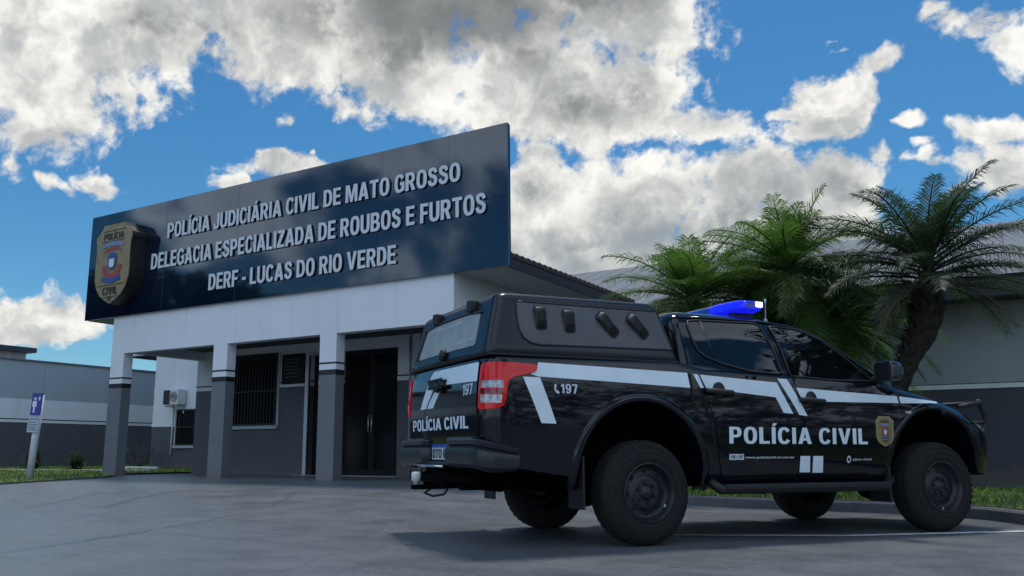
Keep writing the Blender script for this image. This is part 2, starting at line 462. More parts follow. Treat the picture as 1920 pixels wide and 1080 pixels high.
_I = [(0, 0), (.19, 0), (.19, 1), (0, 1)]
_A = [[(0, 0), (.20, 0), (.245, .2), (.435, .2), (.48, 0), (.68, 0), (.45, 1), (.23, 1)], [(.285, .36), (.395, .36), (.34, .72)]]
_acc = lambda x: [(x, 1.06), (x + .12, 1.06), (x + .26, 1.25), (x + .06, 1.25)]
GLYPH = {
    'I': (.19, [_I]), 'Í': (.19, [_I, _acc(.02)]), 'A': (.68, _A), 'Á': (.68, _A + [_acc(.27)]),
    'L': (.50, [[(0, 0), (.50, 0), (.50, .165), (.19, .165), (.19, 1), (0, 1)]]),
    'E': (.53, [[(0, 0), (.53, 0), (.53, .165), (.19, .165), (.19, .425), (.49, .425), (.49, .58), (.19, .58), (.19, .835), (.52, .835), (.52, 1), (0, 1)]]),
    'F': (.49, [[(0, 0), (.19, 0), (.19, .41), (.45, .41), (.45, .57), (.19, .57), (.19, .835), (.49, .835), (.49, 1), (0, 1)]]),
    'T': (.58, [[(.195, 0), (.385, 0), (.385, .835), (.58, .835), (.58, 1), (0, 1), (0, .835), (.195, .835)]]),
    'V': (.66, [[(0, 1), (.2, 1), (.33, .3), (.46, 1), (.66, 1), (.43, 0), (.23, 0)]]),
    'M': (.80, [[(0, 0), (.18, 0), (.18, .68), (.325, 0), (.475, 0), (.62, .68), (.62, 0), (.80, 0), (.80, 1), (.545, 1), (.40, .36), (.255, 1), (0, 1)]]),
    'N': (.60, [[(0, 0), (.18, 0), (.18, .62), (.42, 0), (.60, 0), (.60, 1), (.42, 1), (.42, .38), (.18, 1), (0, 1)]]),
    'Z': (.55, [[(0, 0), (.55, 0), (.55, .165), (.23, .165), (.55, .83), (.55, 1), (.02, 1), (.02, .835), (.31, .835), (0, .17)]]),
    'O': (.63, [sup(.315, .5, .315, .515), sup(.315, .5, .125, .35)]),
    '0': (.54, [sup(.27, .5, .27, .51), sup(.27, .5, .095, .35)]),
    'C': (.60, [sup(.31, .5, .31, .515, 30, 330) + sup(.31, .5, .125, .345, 330, 30)]),
    'G': (.62, [sup(.31, .5, .31, .515, 30, 300) + [(.62, .08), (.62, .55), (.34, .55), (.34, .40), (.445, .40), (.445, .20)] + sup(.31, .5, .125, .345, 300, 30)]),
    'S': (.57, [stroke([(.475, .70), (.42, .86), (.28, .915), (.135, .84), (.115, .70), (.22, .57), (.36, .49), (.46, .39), (.46, .22), (.38, .11), (.26, .085), (.13, .15), (.09, .31)], .185)]),
    'U': (.61, [P_((0, 1), (0, .36), (0, -.015, .305, -.015), (.61, -.015, .61, .36), (.61, 1), (.42, 1), (.42, .36), (.42, .15, .305, .15), (.19, .15, .19, .36), (.19, 1))]),
    'J': (.48, [P_((.29, 1), (.29, .30), (.29, .15, .22, .15), (.155, .15, .16, .36), (0, .34), (0, -.015, .225, -.015), (.48, -.015, .48, .32), (.48, 1))]),
    'D': (.61, [P_((0, 0), (.27, 0), (.61, 0, .61, .5), (.61, 1, .27, 1), (0, 1)), P_((.19, .165), (.26, .165), (.42, .165, .42, .5), (.42, .835, .26, .835), (.19, .835))]),
    'P': (.57, [P_((0, 0), (.19, 0), (.19, .37), (.31, .37), (.57, .37, .57, .685), (.57, 1, .31, 1), (0, 1)), P_((.19, .53), (.29, .53), (.385, .53, .385, .685), (.385, .84, .29, .84), (.19, .84))]),
    'R': (.61, [P_((0, 0), (.19, 0), (.19, .395), (.255, .395), (.40, 0), (.61, 0), (.44, .43), (.58, .50, .58, .70), (.58, 1, .31, 1), (0, 1)), P_((.19, .55), (.30, .55), (.39, .55, .39, .695), (.39, .84, .30, .84), (.19, .84))]),
    'B': (.60, [P_((0, 0), (.32, 0), (.60, 0, .60, .285), (.60, .47, .46, .525), (.565, .60, .565, .745), (.565, 1, .30, 1), (0, 1)), P_((.19, .16), (.31, .16), (.405, .16, .405, .295), (.405, .43, .31, .43), (.19, .43)), P_((.19, .585), (.29, .585), (.375, .585, .375, .715), (.375, .84, .29, .84), (.19, .84))]),
    'X': (.62, [[(0, 0), (.21, 0), (.31, .3), (.41, 0), (.62, 0), (.42, .51), (.61, 1), (.41, 1), (.31, .72), (.21, 1), (.01, 1), (.20, .51)]]),
    '-': (.30, [[(0, .33), (.30, .33), (.30, .50), (0, .50)]]), '/': (.34, [[(0, 0), (.12, 0), (.34, 1), (.22, 1)]]),
    '1': (.36, [[(.15, 0), (.34, 0), (.34, 1), (.20, 1), (.0, .84), (.0, .67), (.15, .77)]]),
    '7': (.55, [[(0, 1), (.55, 1), (.55, .85), (.31, 0), (.11, 0), (.35, .83), (0, .83)]]),
    '9': (.57, [[(.03, .23), (.05, .07), (.14, 0), (.29, -.01), (.45, .05), (.54, .2), (.57, .45)] + sup(.285, .67, .285, .345, 0, 270, 20) + [(.36, .35), (.39, .40), (.36, .22), (.28, .145), (.21, .17), (.20, .25)], sup(.285, .68, .10, .185, 0, 360, 16)]),
}


def glyph_layout(body, gap=.075):
    x = 0; out = []
    for ch in body:
        if ch == ' ': x += .27; continue
        adv, cs = GLYPH[ch]
        out.append([[(px + x, py) for px, py in c] for c in cs]); x += adv + gap
    return out, x - gap


def lettering(name, body, w, h, fn, mat, parent=None, extrude=0.0, gap=.075):
    """block lettering w wide with capitals h tall; fn(u, v, d) places it"""
    gl, W_ = glyph_layout(body, gap)
    b = MB(); sx = w / W_
    for cs in gl:
        pts = []; ed = []
        for c in cs:
            o = len(pts); n = len(c)
            pts += [Vector((p[0] * sx / h, p[1])) for p in c]; ed += [(o + i, o + (i + 1) % n) for i in range(n)]
        cc = [[(p[0] * sx / h, p[1]) for p in c] for c in cs]
        res = delaunay_2d_cdt(pts, ed, [], 0, 1e-6)
        vs = b.verts([fn(p[0] * h, p[1] * h, extrude) for p in res[0]])
        for f in res[2]:
            m = sum((res[0][i] for i in f), Vector((0, 0))) / len(f)
            if sum(inside((m.x, m.y), c) for c in cc) % 2: b.face([vs[i] for i in f])
        if extrude:
            for c in cc:
                A = b.verts([fn(p[0] * h, p[1] * h, extrude) for p in c]); B = b.verts([fn(p[0] * h, p[1] * h, 0) for p in c])
                for i in range(len(c)): b.face([A[i], A[(i + 1) % len(c)], B[(i + 1) % len(c)], B[i]])
        for v in [v for v in b.bm.verts if not v.link_faces]: b.bm.verts.remove(v)
    return b.build(name, mat, parent, smooth=False)


def interp(x, xs, ys):
    if x <= xs[0]: return ys[0]
    for i in range(1, len(xs)):
        if x <= xs[i]:
            t = (x - xs[i - 1]) / (xs[i] - xs[i - 1]); return ys[i - 1] + (ys[i] - ys[i - 1]) * t
    return ys[-1]


def sstep(x, a, b):
    t = min(1, max(0, (x - a) / (b - a))); return t * t * (3 - 2 * t)

# ------------------------------------------------------------------ materials
M = {}
M['white_wall'] = material('white_wall_paint', (.72, .75, .80), .75, var=.035, vscale=1.1, bump=.2, bscale=60, streaks=.22)
M['grey_wall'] = material('grey_wall_paint', (.155, .165, .190), .6, var=.08, vscale=1.5, bump=.2, bscale=60, streaks=.10, splash=.35)
M['shade_wall'] = material('shaded_wall_paint', (.085, .088, .108), .6, var=.08, vscale=1.5, bump=.2, bscale=60, streaks=.1, splash=.35)  # darker copy of the grey paint, with shade put into its colour
M['eave_shaded_wall'] = material('eave_shaded_wall_paint', (.33, .35, .37), .75, var=.07, vscale=1.3, bump=.2, bscale=60, streaks=.3)  # right wing wall, greyed to hold the shade of eave and palms
M['eave_shaded_base'] = material('eave_shaded_base_paint', (.050, .053, .068), .6, var=.10, vscale=1.5, splash=.4)  # base of the same wing, its shade darkened into the colour too
M['mid_grey'] = material('mid_grey_cladding', (.36, .41, .46), .6, var=.05, vscale=.8)
M['trim_white'] = material('white_trim_paint', (.72, .73, .74), .6, var=.05, vscale=4)
M['trim_black'] = material('black_trim_paint', (.015, .015, .018), .5)
M['sign'] = material('glossy_composite_panel', (.0035, .009, .026), .05, var=.12, vscale=.5, bump=.05, bscale=.9, spec=.9, coat=.35)  # bluish base stands in for sky mirrored in a near-black panel
M['seam'] = material('dark_seam', (.004, .005, .008), .6)
M['letter'] = material('pale_letter_faces', (.62, .65, .70), .4)
M['letter_side'] = material('letter_return', (.02, .022, .03), .5)
M['tile'] = material('dark_clay_tile', (.045, .030, .026), .7, var=.35, vscale=5, bump=.3, bscale=30)
M['soffit'] = material('soffit_paint', (.42, .42, .41), .8, var=.06)
M['fascia_brown'] = material('brown_fascia', (.035, .022, .02), .6)
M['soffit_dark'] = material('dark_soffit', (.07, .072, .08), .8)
M['fascia_dark'] = material('dark_blue_fascia', (.03, .034, .05), .5, var=.1)
M['metal_roof'] = material('pale_metal_roof', (.14, .153, .17), .6, var=.08, vscale=.6)
M['glass_dark'] = material('dark_window_glass', (.004, .005, .007), .15, spec=.15)
M['iron'] = material('black_iron', (.016, .016, .018), .45)
M['door'] = material('dark_door', (.008, .009, .011), .5, spec=.2, var=.2)
M['alu'] = material('pale_aluminium', (.55, .57, .6), .35, metal=.6)
M['plaque'] = material('dark_plaque', (.012, .014, .02), .5, spec=.2)
M['plaque_mark'] = material('plaque_mark', (.10, .10, .11), .4)
M['concrete'] = material('concrete', (.30, .30, .29), .85, var=.18, vscale=2, bump=.3, bscale=40)
M['kerb'] = material('weathered_kerb', (.105, .11, .12), .8, var=.2, vscale=3, bump=.3, bscale=40)
M['road_paint'] = material('worn_road_paint', (.62, .64, .66), .6, var=.2, vscale=9)
M['soil'] = material('lawn_soil', (.05, .075, .022), .95, var=.4, vscale=4)
M['blade'] = material('grass_blade', (.16, .25, .032), .6, var=.4, vscale=2.5)
M['ac'] = material('air_conditioner_casing', (.66, .67, .68), .45)
M['ac_dark'] = material('air_conditioner_grille', (.03, .03, .035), .6)
M['brick'] = material('tan_plaster', (.32, .29, .26), .85, var=.2)
M['blue_sign'] = material('blue_road_sign', (.025, .04, .30), .4)
M['sign_white'] = material('white_sign_face', (.70, .72, .76), .45)
M['sign_small'] = material('weathered_small_sign', (.42, .48, .54), .5, var=.2, vscale=20)
M['sign_print'] = material('sign_print', (.10, .15, .25), .5)
M['post'] = material('white_post_paint', (.62, .65, .70), .55, var=.12, vscale=6)
# vehicle
M['paint'] = material('black_car_paint', (.0025, .0032, .0065), .09, coat=.4, spec=.28, roughvar=.3, bump=.05, bscale=2.2)
M['canopy'] = material('dark_canopy_shell', (.006, .008, .014), .27, coat=.0, spec=.5, var=.2)
M['canopy_film'] = material('dusty_canopy_panel', (.085, .086, .094), .45, var=.18, vscale=3, spec=.55)
M['plastic'] = material('black_plastic', (.012, .012, .014), .5, bump=.1, bscale=200)
M['bumper'] = material('bumper_plastic', (.020, .021, .026), .32, var=.15, vscale=4)
M['rubber'] = material('tyre_rubber', (.0095, .009, .0095), .85, var=.25, vscale=8, bump=.3, bscale=70)
M['steel_black'] = material('black_steel_rim', (.022, .023, .028), .38, metal=.3)
M['hole'] = material('rim_hole', (.002, .002, .002), .9)
M['under'] = material('underbody', (.0025, .0025, .003), .95, spec=.05)
M['tint'] = material('tinted_car_glass', (.003, .004, .005), .02, spec=.6)
M['rear_sheen'] = material('pale_reflection_rear_glass', (.32, .34, .32), .32, var=.15, vscale=5, spec=.6)  # pale base colour stands in for light reflected in the glass
M['vinyl'] = material('pale_reflective_vinyl', (.74, .84, .91), .35, var=.05, vscale=6)
M['vinyl_small'] = material('small_white_vinyl', (.60, .66, .72), .4)
M['gold'] = material('gold_badge', (.34, .28, .12), .45)
M['badge_face'] = material('badge_brass_face', (.30, .235, .125), .42, metal=.3, var=.15, vscale=6)
M['badge_dark'] = material('badge_dark_line', (.03, .026, .02), .5)
M['badge_red'] = material('badge_red', (.34, .06, .055), .5)
M['badge_blue'] = material('badge_blue', (.035, .08, .28), .5)
M['badge_sky'] = material('badge_pale_blue', (.17, .25, .40), .5)
M['badge_green'] = material('badge_green', (.12, .18, .07), .5)
M['red_lens'] = material('red_lamp_lens', (.50, .002, .006), .12, coat=.25, spec=.35, emit=(.8, .005, .012), estr=.10)
M['red_dark'] = material('dark_red_lens', (.16, .004, .008), .1, coat=1.0)
M['clear_lens'] = material('clear_lamp_lens', (.36, .38, .42), .12, coat=1.0, var=.6, vscale=26)
M['head_lens'] = material('headlamp_lens', (.10, .115, .13), .06, coat=1.0)
M['chrome'] = material('chrome', (.7, .7, .72), .12, metal=1.0)
M['plate'] = material('number_plate', (.55, .58, .62), .4)
M['plate_blue'] = material('number_plate_blue', (.02, .08, .42), .4)
M['blue_lens'] = material('blue_beacon_lens', (.004, .02, .22), .08, coat=1.0, emit=(.02, .06, .75), estr=.14)
M['blue_lit'] = material('blue_beacon_lit', (.01, .02, .5), .1, emit=(.008, .012, .95), estr=.75)
M['led'] = material('beacon_led', (.9, .9, 1), .2, emit=(.75, .85, 1.0), estr=3.0)
M['mirror_paint'] = material('mirror_shell', (.02, .025, .034), .25, coat=.6)
M['trunk'] = material('palm_trunk_bark', (.024, .019, .016), .9, var=.45, vscale=9, bump=.5, bscale=30)
M['boot'] = material('palm_leaf_base', (.034, .026, .020), .85, var=.4, vscale=12)
M['dry'] = material('dry_palm_husk', (.16, .12, .08), .9, var=.3, vscale=10)


def leaf_material(name, color, rough=.45, trans=.35, var=.4):
    m = material(name, color, rough, var=var, vscale=6, spec=.4)
    t = NT(m.node_tree)
    b = m.node_tree.nodes['Principled BSDF']
    tr = t.n('ShaderNodeBsdfTranslucent')
    tr.inputs[0].default_value = (color[0] * 1.5, color[1] * 1.6, color[2] * .9, 1)
    mx = t.n('ShaderNodeMixShader')
    mx.inputs[0].default_value = trans
    t.l(b.outputs[0], mx.inputs[1]); t.l(tr.outputs[0], mx.inputs[2])
    t.l(mx.outputs[0], m.node_tree.nodes['Material Output'].inputs[0])
    return m


M['frond_dark'] = leaf_material('dark_palm_frond', (.045, .070, .042), trans=.4)
M['frond_green'] = leaf_material('green_palm_frond', (.080, .145, .036), trans=.55)
M['shrub'] = leaf_material('dark_shrub_leaf', (.035, .055, .028))


def asphalt_material():
    m = bpy.data.materials.new('smooth_asphalt')
    m.use_nodes = True
    t = NT(m.node_tree)
    b = m.node_tree.nodes['Principled BSDF']
    co = t.n('ShaderNodeTexCoord').outputs['Object']
    big = t.noise(co, .35, 5, .6)
    mid = t.noise(co, 1.7, 6, .65)
    st = t.n('ShaderNodeMapping'); t.l(co, st.inputs[0])
    st.inputs[2].default_value = (0, 0, R(-32)); st.inputs[3].default_value = (.35, 2.2, 1)
    streak = t.noise(st.outputs[0], 1.3, 6, .65)
    fine = t.noise(co, 85, 3, .75)
    c = t.mix(t.step(big, .3, .7), (.082, .091, .101), (.128, .139, .151))
    c = t.mix(t.step(mid, .35, .75, 0, .55), c, (.155, .165, .175))
    c = t.mix(t.step(streak, .55, .75, 0, .55), c, (.050, .056, .063))
    c = t.mix(t.step(fine, .44, .72, 0, .85), c, (.30, .305, .31))
    c = t.mix(t.step(t.noise(co, 48, 2, .6), .55, .70, 0, .75), c, (.035, .038, .042))
    grit = t.noise(co, 17, 5, .8)
    c = t.mix(t.step(grit, .50, .66, 0, .45), c, (.21, .215, .22))
    c = t.mix(t.step(grit, .47, .34, 0, .6), c, (.055, .060, .066))
    c = t.mix(t.step(t.noise(co, .9, 3, .4, 1.5), .66, .74, 0, .45), c, (.050, .053, .056))
    # two sealed cracks across the lot
    sx = t.n('ShaderNodeSeparateXYZ'); t.l(co, sx.inputs[0])
    wv = t.m('MULTIPLY', t.m('SUBTRACT', t.noise(co, 1.1, 5, .6), .5), .35)
    for (x0, y0, x1, y1, wd, k) in CRACKS:
        dx, dy = x1 - x0, y1 - y0; L = sqrt(dx * dx + dy * dy); nx, ny = -dy / L, dx / L
        d = t.m('ADD', t.m('ADD', t.m('MULTIPLY', t.m('SUBTRACT', sx.outputs[0], x0), nx), t.m('MULTIPLY', t.m('SUBTRACT', sx.outputs[1], y0), ny)), wv)
        a = t.m('ADD', t.m('MULTIPLY', t.m('SUBTRACT', sx.outputs[0], x0), dx / L), t.m('MULTIPLY', t.m('SUBTRACT', sx.outputs[1], y0), dy / L))
        f = t.m('MULTIPLY', t.step(t.m('ABSOLUTE', d), wd, wd * .3), t.m('MULTIPLY', t.step(a, -.2, .4), t.step(a, L + .2, L - .8)))
        c = t.mix(t.m('MULTIPLY', f, k), c, (.018, .02, .023))
    t.l(c, b.inputs['Base Color'])
    t.l(t.step(t.m('ADD', t.m('MULTIPLY', mid, .6), t.m('MULTIPLY', streak, .4)), .35, .65, .30, .50), b.inputs['Roughness'])
    bp = t.n('ShaderNodeBump'); bp.inputs['Strength'].default_value = .22; bp.inputs['Distance'].default_value = .006
    t.l(t.m('ADD', t.m('MULTIPLY', fine, .5), t.noise(co, 22, 5, .7)), bp.inputs['Height'])
    t.l(bp.outputs[0], b.inputs['Normal'])
    return m


CRACKS = [(-5.9, 3.2, -6.95, 6.9, .03, .65), (-6.95, 6.9, -8.6, 9.2, .03, .35), (-3.2, 2.9, -4.9, 6.3, .02, .2), (-8.9, 6.2, -10.4, 8.6, .09, .4), (-9.5, 5.6, -11.3, 8.0, .07, .4)]
M['asphalt'] = asphalt_material()
# ------------------------------------------------------------------ ground
def gz(x, y):
    return .2 * sstep(y, 4.0, 11.0) * sstep(-x, 3.0, 7.0)


def ground():
    b = MB()
    xs = [-900, -300, -100, -60, -40, -32] + [-30 + i * .75 for i in range(54)] + [12, 16, 24, 60, 150, 400, 900]
    ys = [-900, -300, -100, -40, -15, -6, -2] + [0 + i * .6 for i in range(42)] + [27, 32, 45, 90, 200, 500, 1200]
    g = [[b.bm.verts.new((x, y, gz(x, y))) for y in ys] for x in xs]
    for i in range(len(xs) - 1):
        for j in range(len(ys) - 1):
            f = b.face([g[i][j], g[i + 1][j], g[i + 1][j + 1], g[i][j + 1]]); f.smooth = True
    return b.build('ground', M['asphalt'])


tag(ground(), kind='structure')


def sheet(name, outline, dz, mat, kind='structure', step=.8, label=None):
    o = patch(name, outline, lambda x, y, d: Vector((x, y, gz(x, y) + dz)), mat, None, 0, 0, step)
    return tag(o, kind=kind, label=label)


# kerb on the right, curving towards the viewer at its end
KERB = [(-7.2, 11.0), (-4.6, 10.95), (-3.6, 10.92), (-2.3, 10.9), (-1.5, 10.9), (-1.0, 10.78), (-.42, 10.37), (-.1, 9.85), (.15, 9.2), (.6, 8.2), (1.2, 7.0)]


def kerb_strip(path, w, h, name, mat):
    b = MB(); rows = []
    for i, p in enumerate(path):
        d = (Vector(path[min(i + 1, len(path) - 1)]) - Vector(path[max(i - 1, 0)])).normalized()
        n = Vector((-d.y, d.x))
        q = Vector(p)
        z = gz(*p)
        sec = [(0, -.05), (0, h - .02), (.02, h), (w, h), (w, -.05)]
        rows.append(b.verts([(q.x + n.x * a, q.y + n.y * a, z + c) for a, c in sec]))
    for i in range(len(rows) - 1):
        for k in range(4):
            b.face([rows[i][k], rows[i + 1][k], rows[i + 1][k + 1], rows[i][k + 1]])
    b.face(rows[0]); b.face(rows[-1][::-1])
    return tag(b.build(name, mat), kind='structure')


kerb_strip(KERB, .14, .12, 'kerb', M['kerb'])
LAWN_R = [(p[0] + .12, p[1] + .12) for p in KERB] + [(9, 7.0), (9, 15.9), (-7.2, 15.9)]


def lawn_right(x, y, d): return Vector((x, y, .125 + d))


tag(patch('soil', LAWN_R, lawn_right, M['soil'], None, 0, 0, .9), kind='structure')
LAWN_L = [(-14.6, 4.0), (-14.58, 8.32), (-14.52, 9.4), (-14.62, 10.3), (-15.2, 10.95), (-16.17, 11.36), (-16.17, 15.85), (-20.5, 15.85), (-24.4, 20), (-24.4, 4.0)]
sheet('soil', LAWN_L, .03, M['soil'])


def blades(name, outline, zf, n, h, label):
    b = MB()
    xs = [p[0] for p in outline]; ys = [p[1] for p in outline]
    k = 0
    while k < n:
        x, y = random.uniform(min(xs), max(xs)), random.uniform(min(ys), max(ys))
        if not inside((x, y), outline): continue
        k += 1
        z = zf(x, y); a = random.uniform(0, 2 * pi); hh = h * random.uniform(.5, 1.3)
        w = .012
        lx, ly = random.uniform(-.04, .04), random.uniform(-.04, .04)
        b.face(b.verts([(x - w * cos(a), y - w * sin(a), z), (x + w * cos(a), y + w * sin(a), z), (x + lx, y + ly, z + hh)]))
    return tag(b.build(name, M['blade'], normals=False), kind='stuff', label=label)


blades('grass', [(p[0] + .14, p[1] + .14) for p in KERB] + [(5, 7.2), (5, 15.8), (-6, 15.8)], lambda x, y: .12, 16000, .055, 'short mown grass between the kerb and the wall under the palms')
blades('grass', LAWN_L, lambda x, y: gz(x, y) + .025, 15000, .06, 'short mown grass between the asphalt lot and the long boundary wall')
# thin painted line of the parking bay, and the edging strip in the left lawn
sheet('road_marking', [(-2.75, 6.91), (-2.1, 7.27), (-1.26, 7.76), (-.1, 8.945), (.4, 9.49), (.33, 9.57), (-.16, 9.04), (-1.32, 7.86), (-2.15, 7.37), (-2.79, 7.0)], .005, M['road_paint'], step=.5)
kerb_strip([(-24.3, 10.7), (-21.1, 12.0), (-18.5, 13.0), (-17.4, 13.45)], .10, .07, 'kerb', M['concrete'])
kerb_strip([(-14.6, 3.0), (-14.58, 8.32), (-14.52, 9.4), (-14.62, 10.3), (-15.2, 10.95), (-16.14, 11.33)], .08, .03, 'kerb', M['kerb'])

# ------------------------------------------------------------------ the station: porch block in front of the long building
ST = empty('police_station', (-11.8, 12, 0), 0, 'white and dark grey single-storey police station with columned porch and tiled roof', 'building')
SO = Vector(ST.location)


def sp(mb, name, mat, parent=None, **k):
    o = mb.build(name, mat, None, **k)
    for v in o.data.vertices: v.co -= SO
    o.parent = parent or ST
    return o


YF, YB = 11.31, 13.6
GZ = .05
COLS = [(-16.13, -15.71), (-12.99, -12.61), (-10.28, -9.90), (-7.87, -7.474)]
for a, c in COLS:
    k = sp(MB().box((a, YF, 2.205), (c, YF + .22, 2.70)).box((a, YF, 2.075), (c, YF + .22, 2.175)), 'column', M['white_wall'])
    sp(MB().box((a, YF, GZ), (c, YF + .22, 1.985)), 'column_base', M['grey_wall'], k)
    sp(MB().box((a - .004, YF - .004, 2.175), (c + .004, YF + .224, 2.205)).box((a - .004, YF - .004, 1.985), (c + .004, YF + .224, 2.075)), 'column_band', M['trim_black'], k)
# beam above the columns, side beams and the gable wall above
sp(MB().box((-16.13, YF, 2.70), (-7.474, YF + .22, 4.2)).box((-16.13, YF + .22, 2.76), (-15.91, YB, 3.5)), 'beam', M['white_wall'])
sp(MB().box((-15.91, YF + .22, 2.95), (-7.70, YB, 3.02)), 'porch_ceiling', M['soffit_dark'])  # dark colour puts the under-porch shade into the ceiling
sp(MB().box((-16.13, YF, .0), (-7.474, 15.9, .19)), 'porch_floor', M['kerb'])
# back wall of the porch with openings: window, doorway, double door
WIN = (-14.89, -13.52, 1.235, 2.80)
SLOT = (-12.63, -12.36, .19, 2.69)
DOOR = (-11.69, -10.30, .19, 2.72)


def wall_with_holes(x0, x1, z0, z1, y0, y1, holes):
    """boxes around openings"""
    b = MB(); x = x0
    for (a, c, d, e) in sorted(holes):
        b.box((x, y0, z0), (a, y1, z1))
        if d > z0: b.box((a, y0, z0), (c, y1, min(d, z1)))
        if e < z1: b.box((a, y0, max(e, z0)), (c, y1, z1))
        x = c
    b.box((x, y0, z0), (x1, y1, z1))
    return b


ub = wall_with_holes(-16.13, -7.474, 2.165, 2.95, YB, YB + .18, [(WIN[0], WIN[1], 2.165, WIN[3]), (SLOT[0], SLOT[1], 2.165, SLOT[3]), (DOOR[0], DOOR[1], 2.165, DOOR[3])])
ub.box((-16.13, YB + .18, 2.165), (-15.95, 15.9, 3.5)).box((-7.654, YB + .18, 2.165), (-7.474, 16.5, 3.5)).box((-7.654, YF + .22, 2.165), (-7.474, YB, 3.5))
sp(ub, 'upper_wall', M['white_wall'])
lb = wall_with_holes(-16.13, -7.474, .19, 2.05, YB, YB + .18, [WIN, SLOT, DOOR])
lb.box((-16.13, YB + .18, .1), (-15.95, 15.9, 2.05)).box((-7.654, YB + .18, .1), (-7.474, 16.5, 2.05)).box((-7.654, YF + .22, .19), (-7.474, YB, 2.05))
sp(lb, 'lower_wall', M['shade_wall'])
def trims(name, z0, z1, e, mat):
    edges = [-16.133, WIN[0], WIN[1], SLOT[0], SLOT[1], DOOR[0], DOOR[1], -7.662]
    for i in range(0, 8, 2): sp(MB().box((edges[i], YB - e, z0), (edges[i + 1], YB + .18, z1)), name, mat)
    sp(MB().box((-16.13 - e, YB + .18, z0), (-15.95, 15.9, z1)), name, mat)


trims('wall_trim', 2.05, 2.135, .012, M['trim_white'])
sp(MB().box((-7.66, YF + .224, 2.05), (-7.466, 16.5, 2.135)), 'wall_trim', M['trim_white'])
sp(MB().box((-7.658, YF + .224, 2.135), (-7.470, 16.5, 2.165)), 'wall_line', M['trim_black'])
trims('wall_line', 2.135, 2.165, .006, M['trim_black'])


def barred_window(rect, y, nbar, midrail, depth=.12):
    a, c, d, e = rect
    f = MB()
    w = .045
    f.box((a, y - .03, d), (a + w, y + .05, e)).box((c - w, y - .03, d), (c, y + .05, e))
    f.box((a + w, y - .03, d), (c - w, y + .05, d + w)).box((a + w, y - .03, e - w), (c - w, y + .05, e))
    fo = sp(f, 'window', M['iron'])
    sp(MB().box((a + w, y + .06, d + w), (c - w, y + .075, e - w)), 'pane', M['glass_dark'], fo)
    g = MB()
    for i in range(nbar):
        x = a + w + (c - a - 2 * w) * (i + .5) / nbar
        g.box((x - .009, y - .022, d + w), (x + .009, y - .004, e - w))
    for zz in midrail: g.box((a + w, y - .028, zz - .016), (c - w, y - .003, zz + .016))
    sp(g, 'grille', M['iron'], fo)
    s = MB().box((a - .06, y - .07, d - .07), (c + .06, y, d - .002)).box((a - .055, y - .03, d), (a - .002, y, e)).box((c + .002, y - .03, d), (c + .055, y, e))
    sp(s, 'sill', M['trim_white'] if False else M['mid_grey'], fo)
    return fo


barred_window(WIN, YB, 13, [1.98, 2.70])
# narrow pale door frame standing open beside the dark doorway
sp(MB().box((-12.72, YB - .03, .19), (-12.63, YB + .03, 2.72)).box((-12.63, YB - .028, 2.69), (-12.36, YB + .03, 2.75)), 'door_frame', M['alu'])
sp(MB().box((SLOT[0], YB + .16, .19), (SLOT[1], YB + .2, 2.69)), 'door', M['door'])
dd = sp(MB().box((DOOR[0], YB + .06, .22), (-10.99, YB + .1, DOOR[3])).box((-10.985, YB + .06, .22), (DOOR[1], YB + .1, DOOR[3])), 'double_door', M['door'])
sp(MB().box((DOOR[0] + .08, YB + .045, .34), (-11.06, YB + .055, 2.6)).box((-10.91, YB + .045, .34), (DOOR[1] - .08, YB + .055, 2.6)), 'pane', M['glass_dark'], dd)
sp(MB().tube([(-11.03, YB + .02, 1.05), (-11.03, YB + .02, 1.4)], .012, 8).tube([(-10.95, YB + .02, 1.05), (-10.95, YB + .02, 1.4)], .012, 8), 'handle', M['alu'], dd)
sp(MB().box((DOOR[0] - .02, YB - .07, .19), (DOOR[1] + .02, YB + .1, .215)).box((-13.0, YB - .09, .19), (-12.0, YB + .1, .212)), 'door_step', M['concrete'])
# pipes and a box beside the double door
sp(MB().tube([(-9.98, YB - .03, .2), (-9.98, YB - .03, 2.93)], .022, 8).tube([(-9.72, YB - .03, .2), (-9.72, YB - .03, 2.93)], .022, 8), 'drain_pipe', M['mid_grey'])
# tiled roof behind the sign
RT = MB()
EX, EZ, RX, RZ = -6.50, 3.66, -11.8, 5.15
for sgn in (1, -1):
    ex = EX if sgn > 0 else 2 * RX - EX
    n = 27
    y0, y1 = 11.36, 16.6
    for i in range(n):
        yy = y0 + (y1 - y0) * (i + .5) / n; r = (y1 - y0) / n * .5
        A = []; B = []
        for k in range(7):
            t = pi * k / 6
            A.append((ex, yy - r * cos(t), EZ + r * sin(t) * .95)); B.append((RX, yy - r * cos(t), RZ + r * sin(t) * .95))
        va, vb = RT.verts(A), RT.verts(B)
        for k in range(6):
            f = RT.face([va[k], va[k + 1], vb[k + 1], vb[k]]); f.smooth = True
        RT.face(va)
    RT.box((min(ex, RX), y0, 0), (max(ex, RX), y1, .02), mat=Matrix.Identity(4)) if False else None
    q = [(ex, y0, EZ - .03), (RX, y0, RZ - .03), (RX, y1, RZ - .03), (ex, y1, EZ - .03)]
    RT.face(RT.verts(q)); RT.face(RT.verts([(a, c, d + .025) for a, c, d in q]))
rf = sp(RT, 'roof', M['tile'], normals=False)
sp(MB().box((EX - .02, 11.36, 3.49), (EX + .012, 16.6, 3.64)), 'fascia', M['fascia_brown'])
sp(MB().box((2 * RX - EX - .012, 11.36, 3.49), (2 * RX - EX + .02, 16.6, 3.64)), 'fascia', M['fascia_brown'])
sp(MB().box((-7.474, 11.36, 3.50), (EX - .02, 16.6, 3.53)), 'soffit', M['soffit'])
sp(MB().box((2 * RX - EX + .02, 11.36, 3.50), (-16.13, 16.6, 3.53)), 'soffit', M['soffit'])

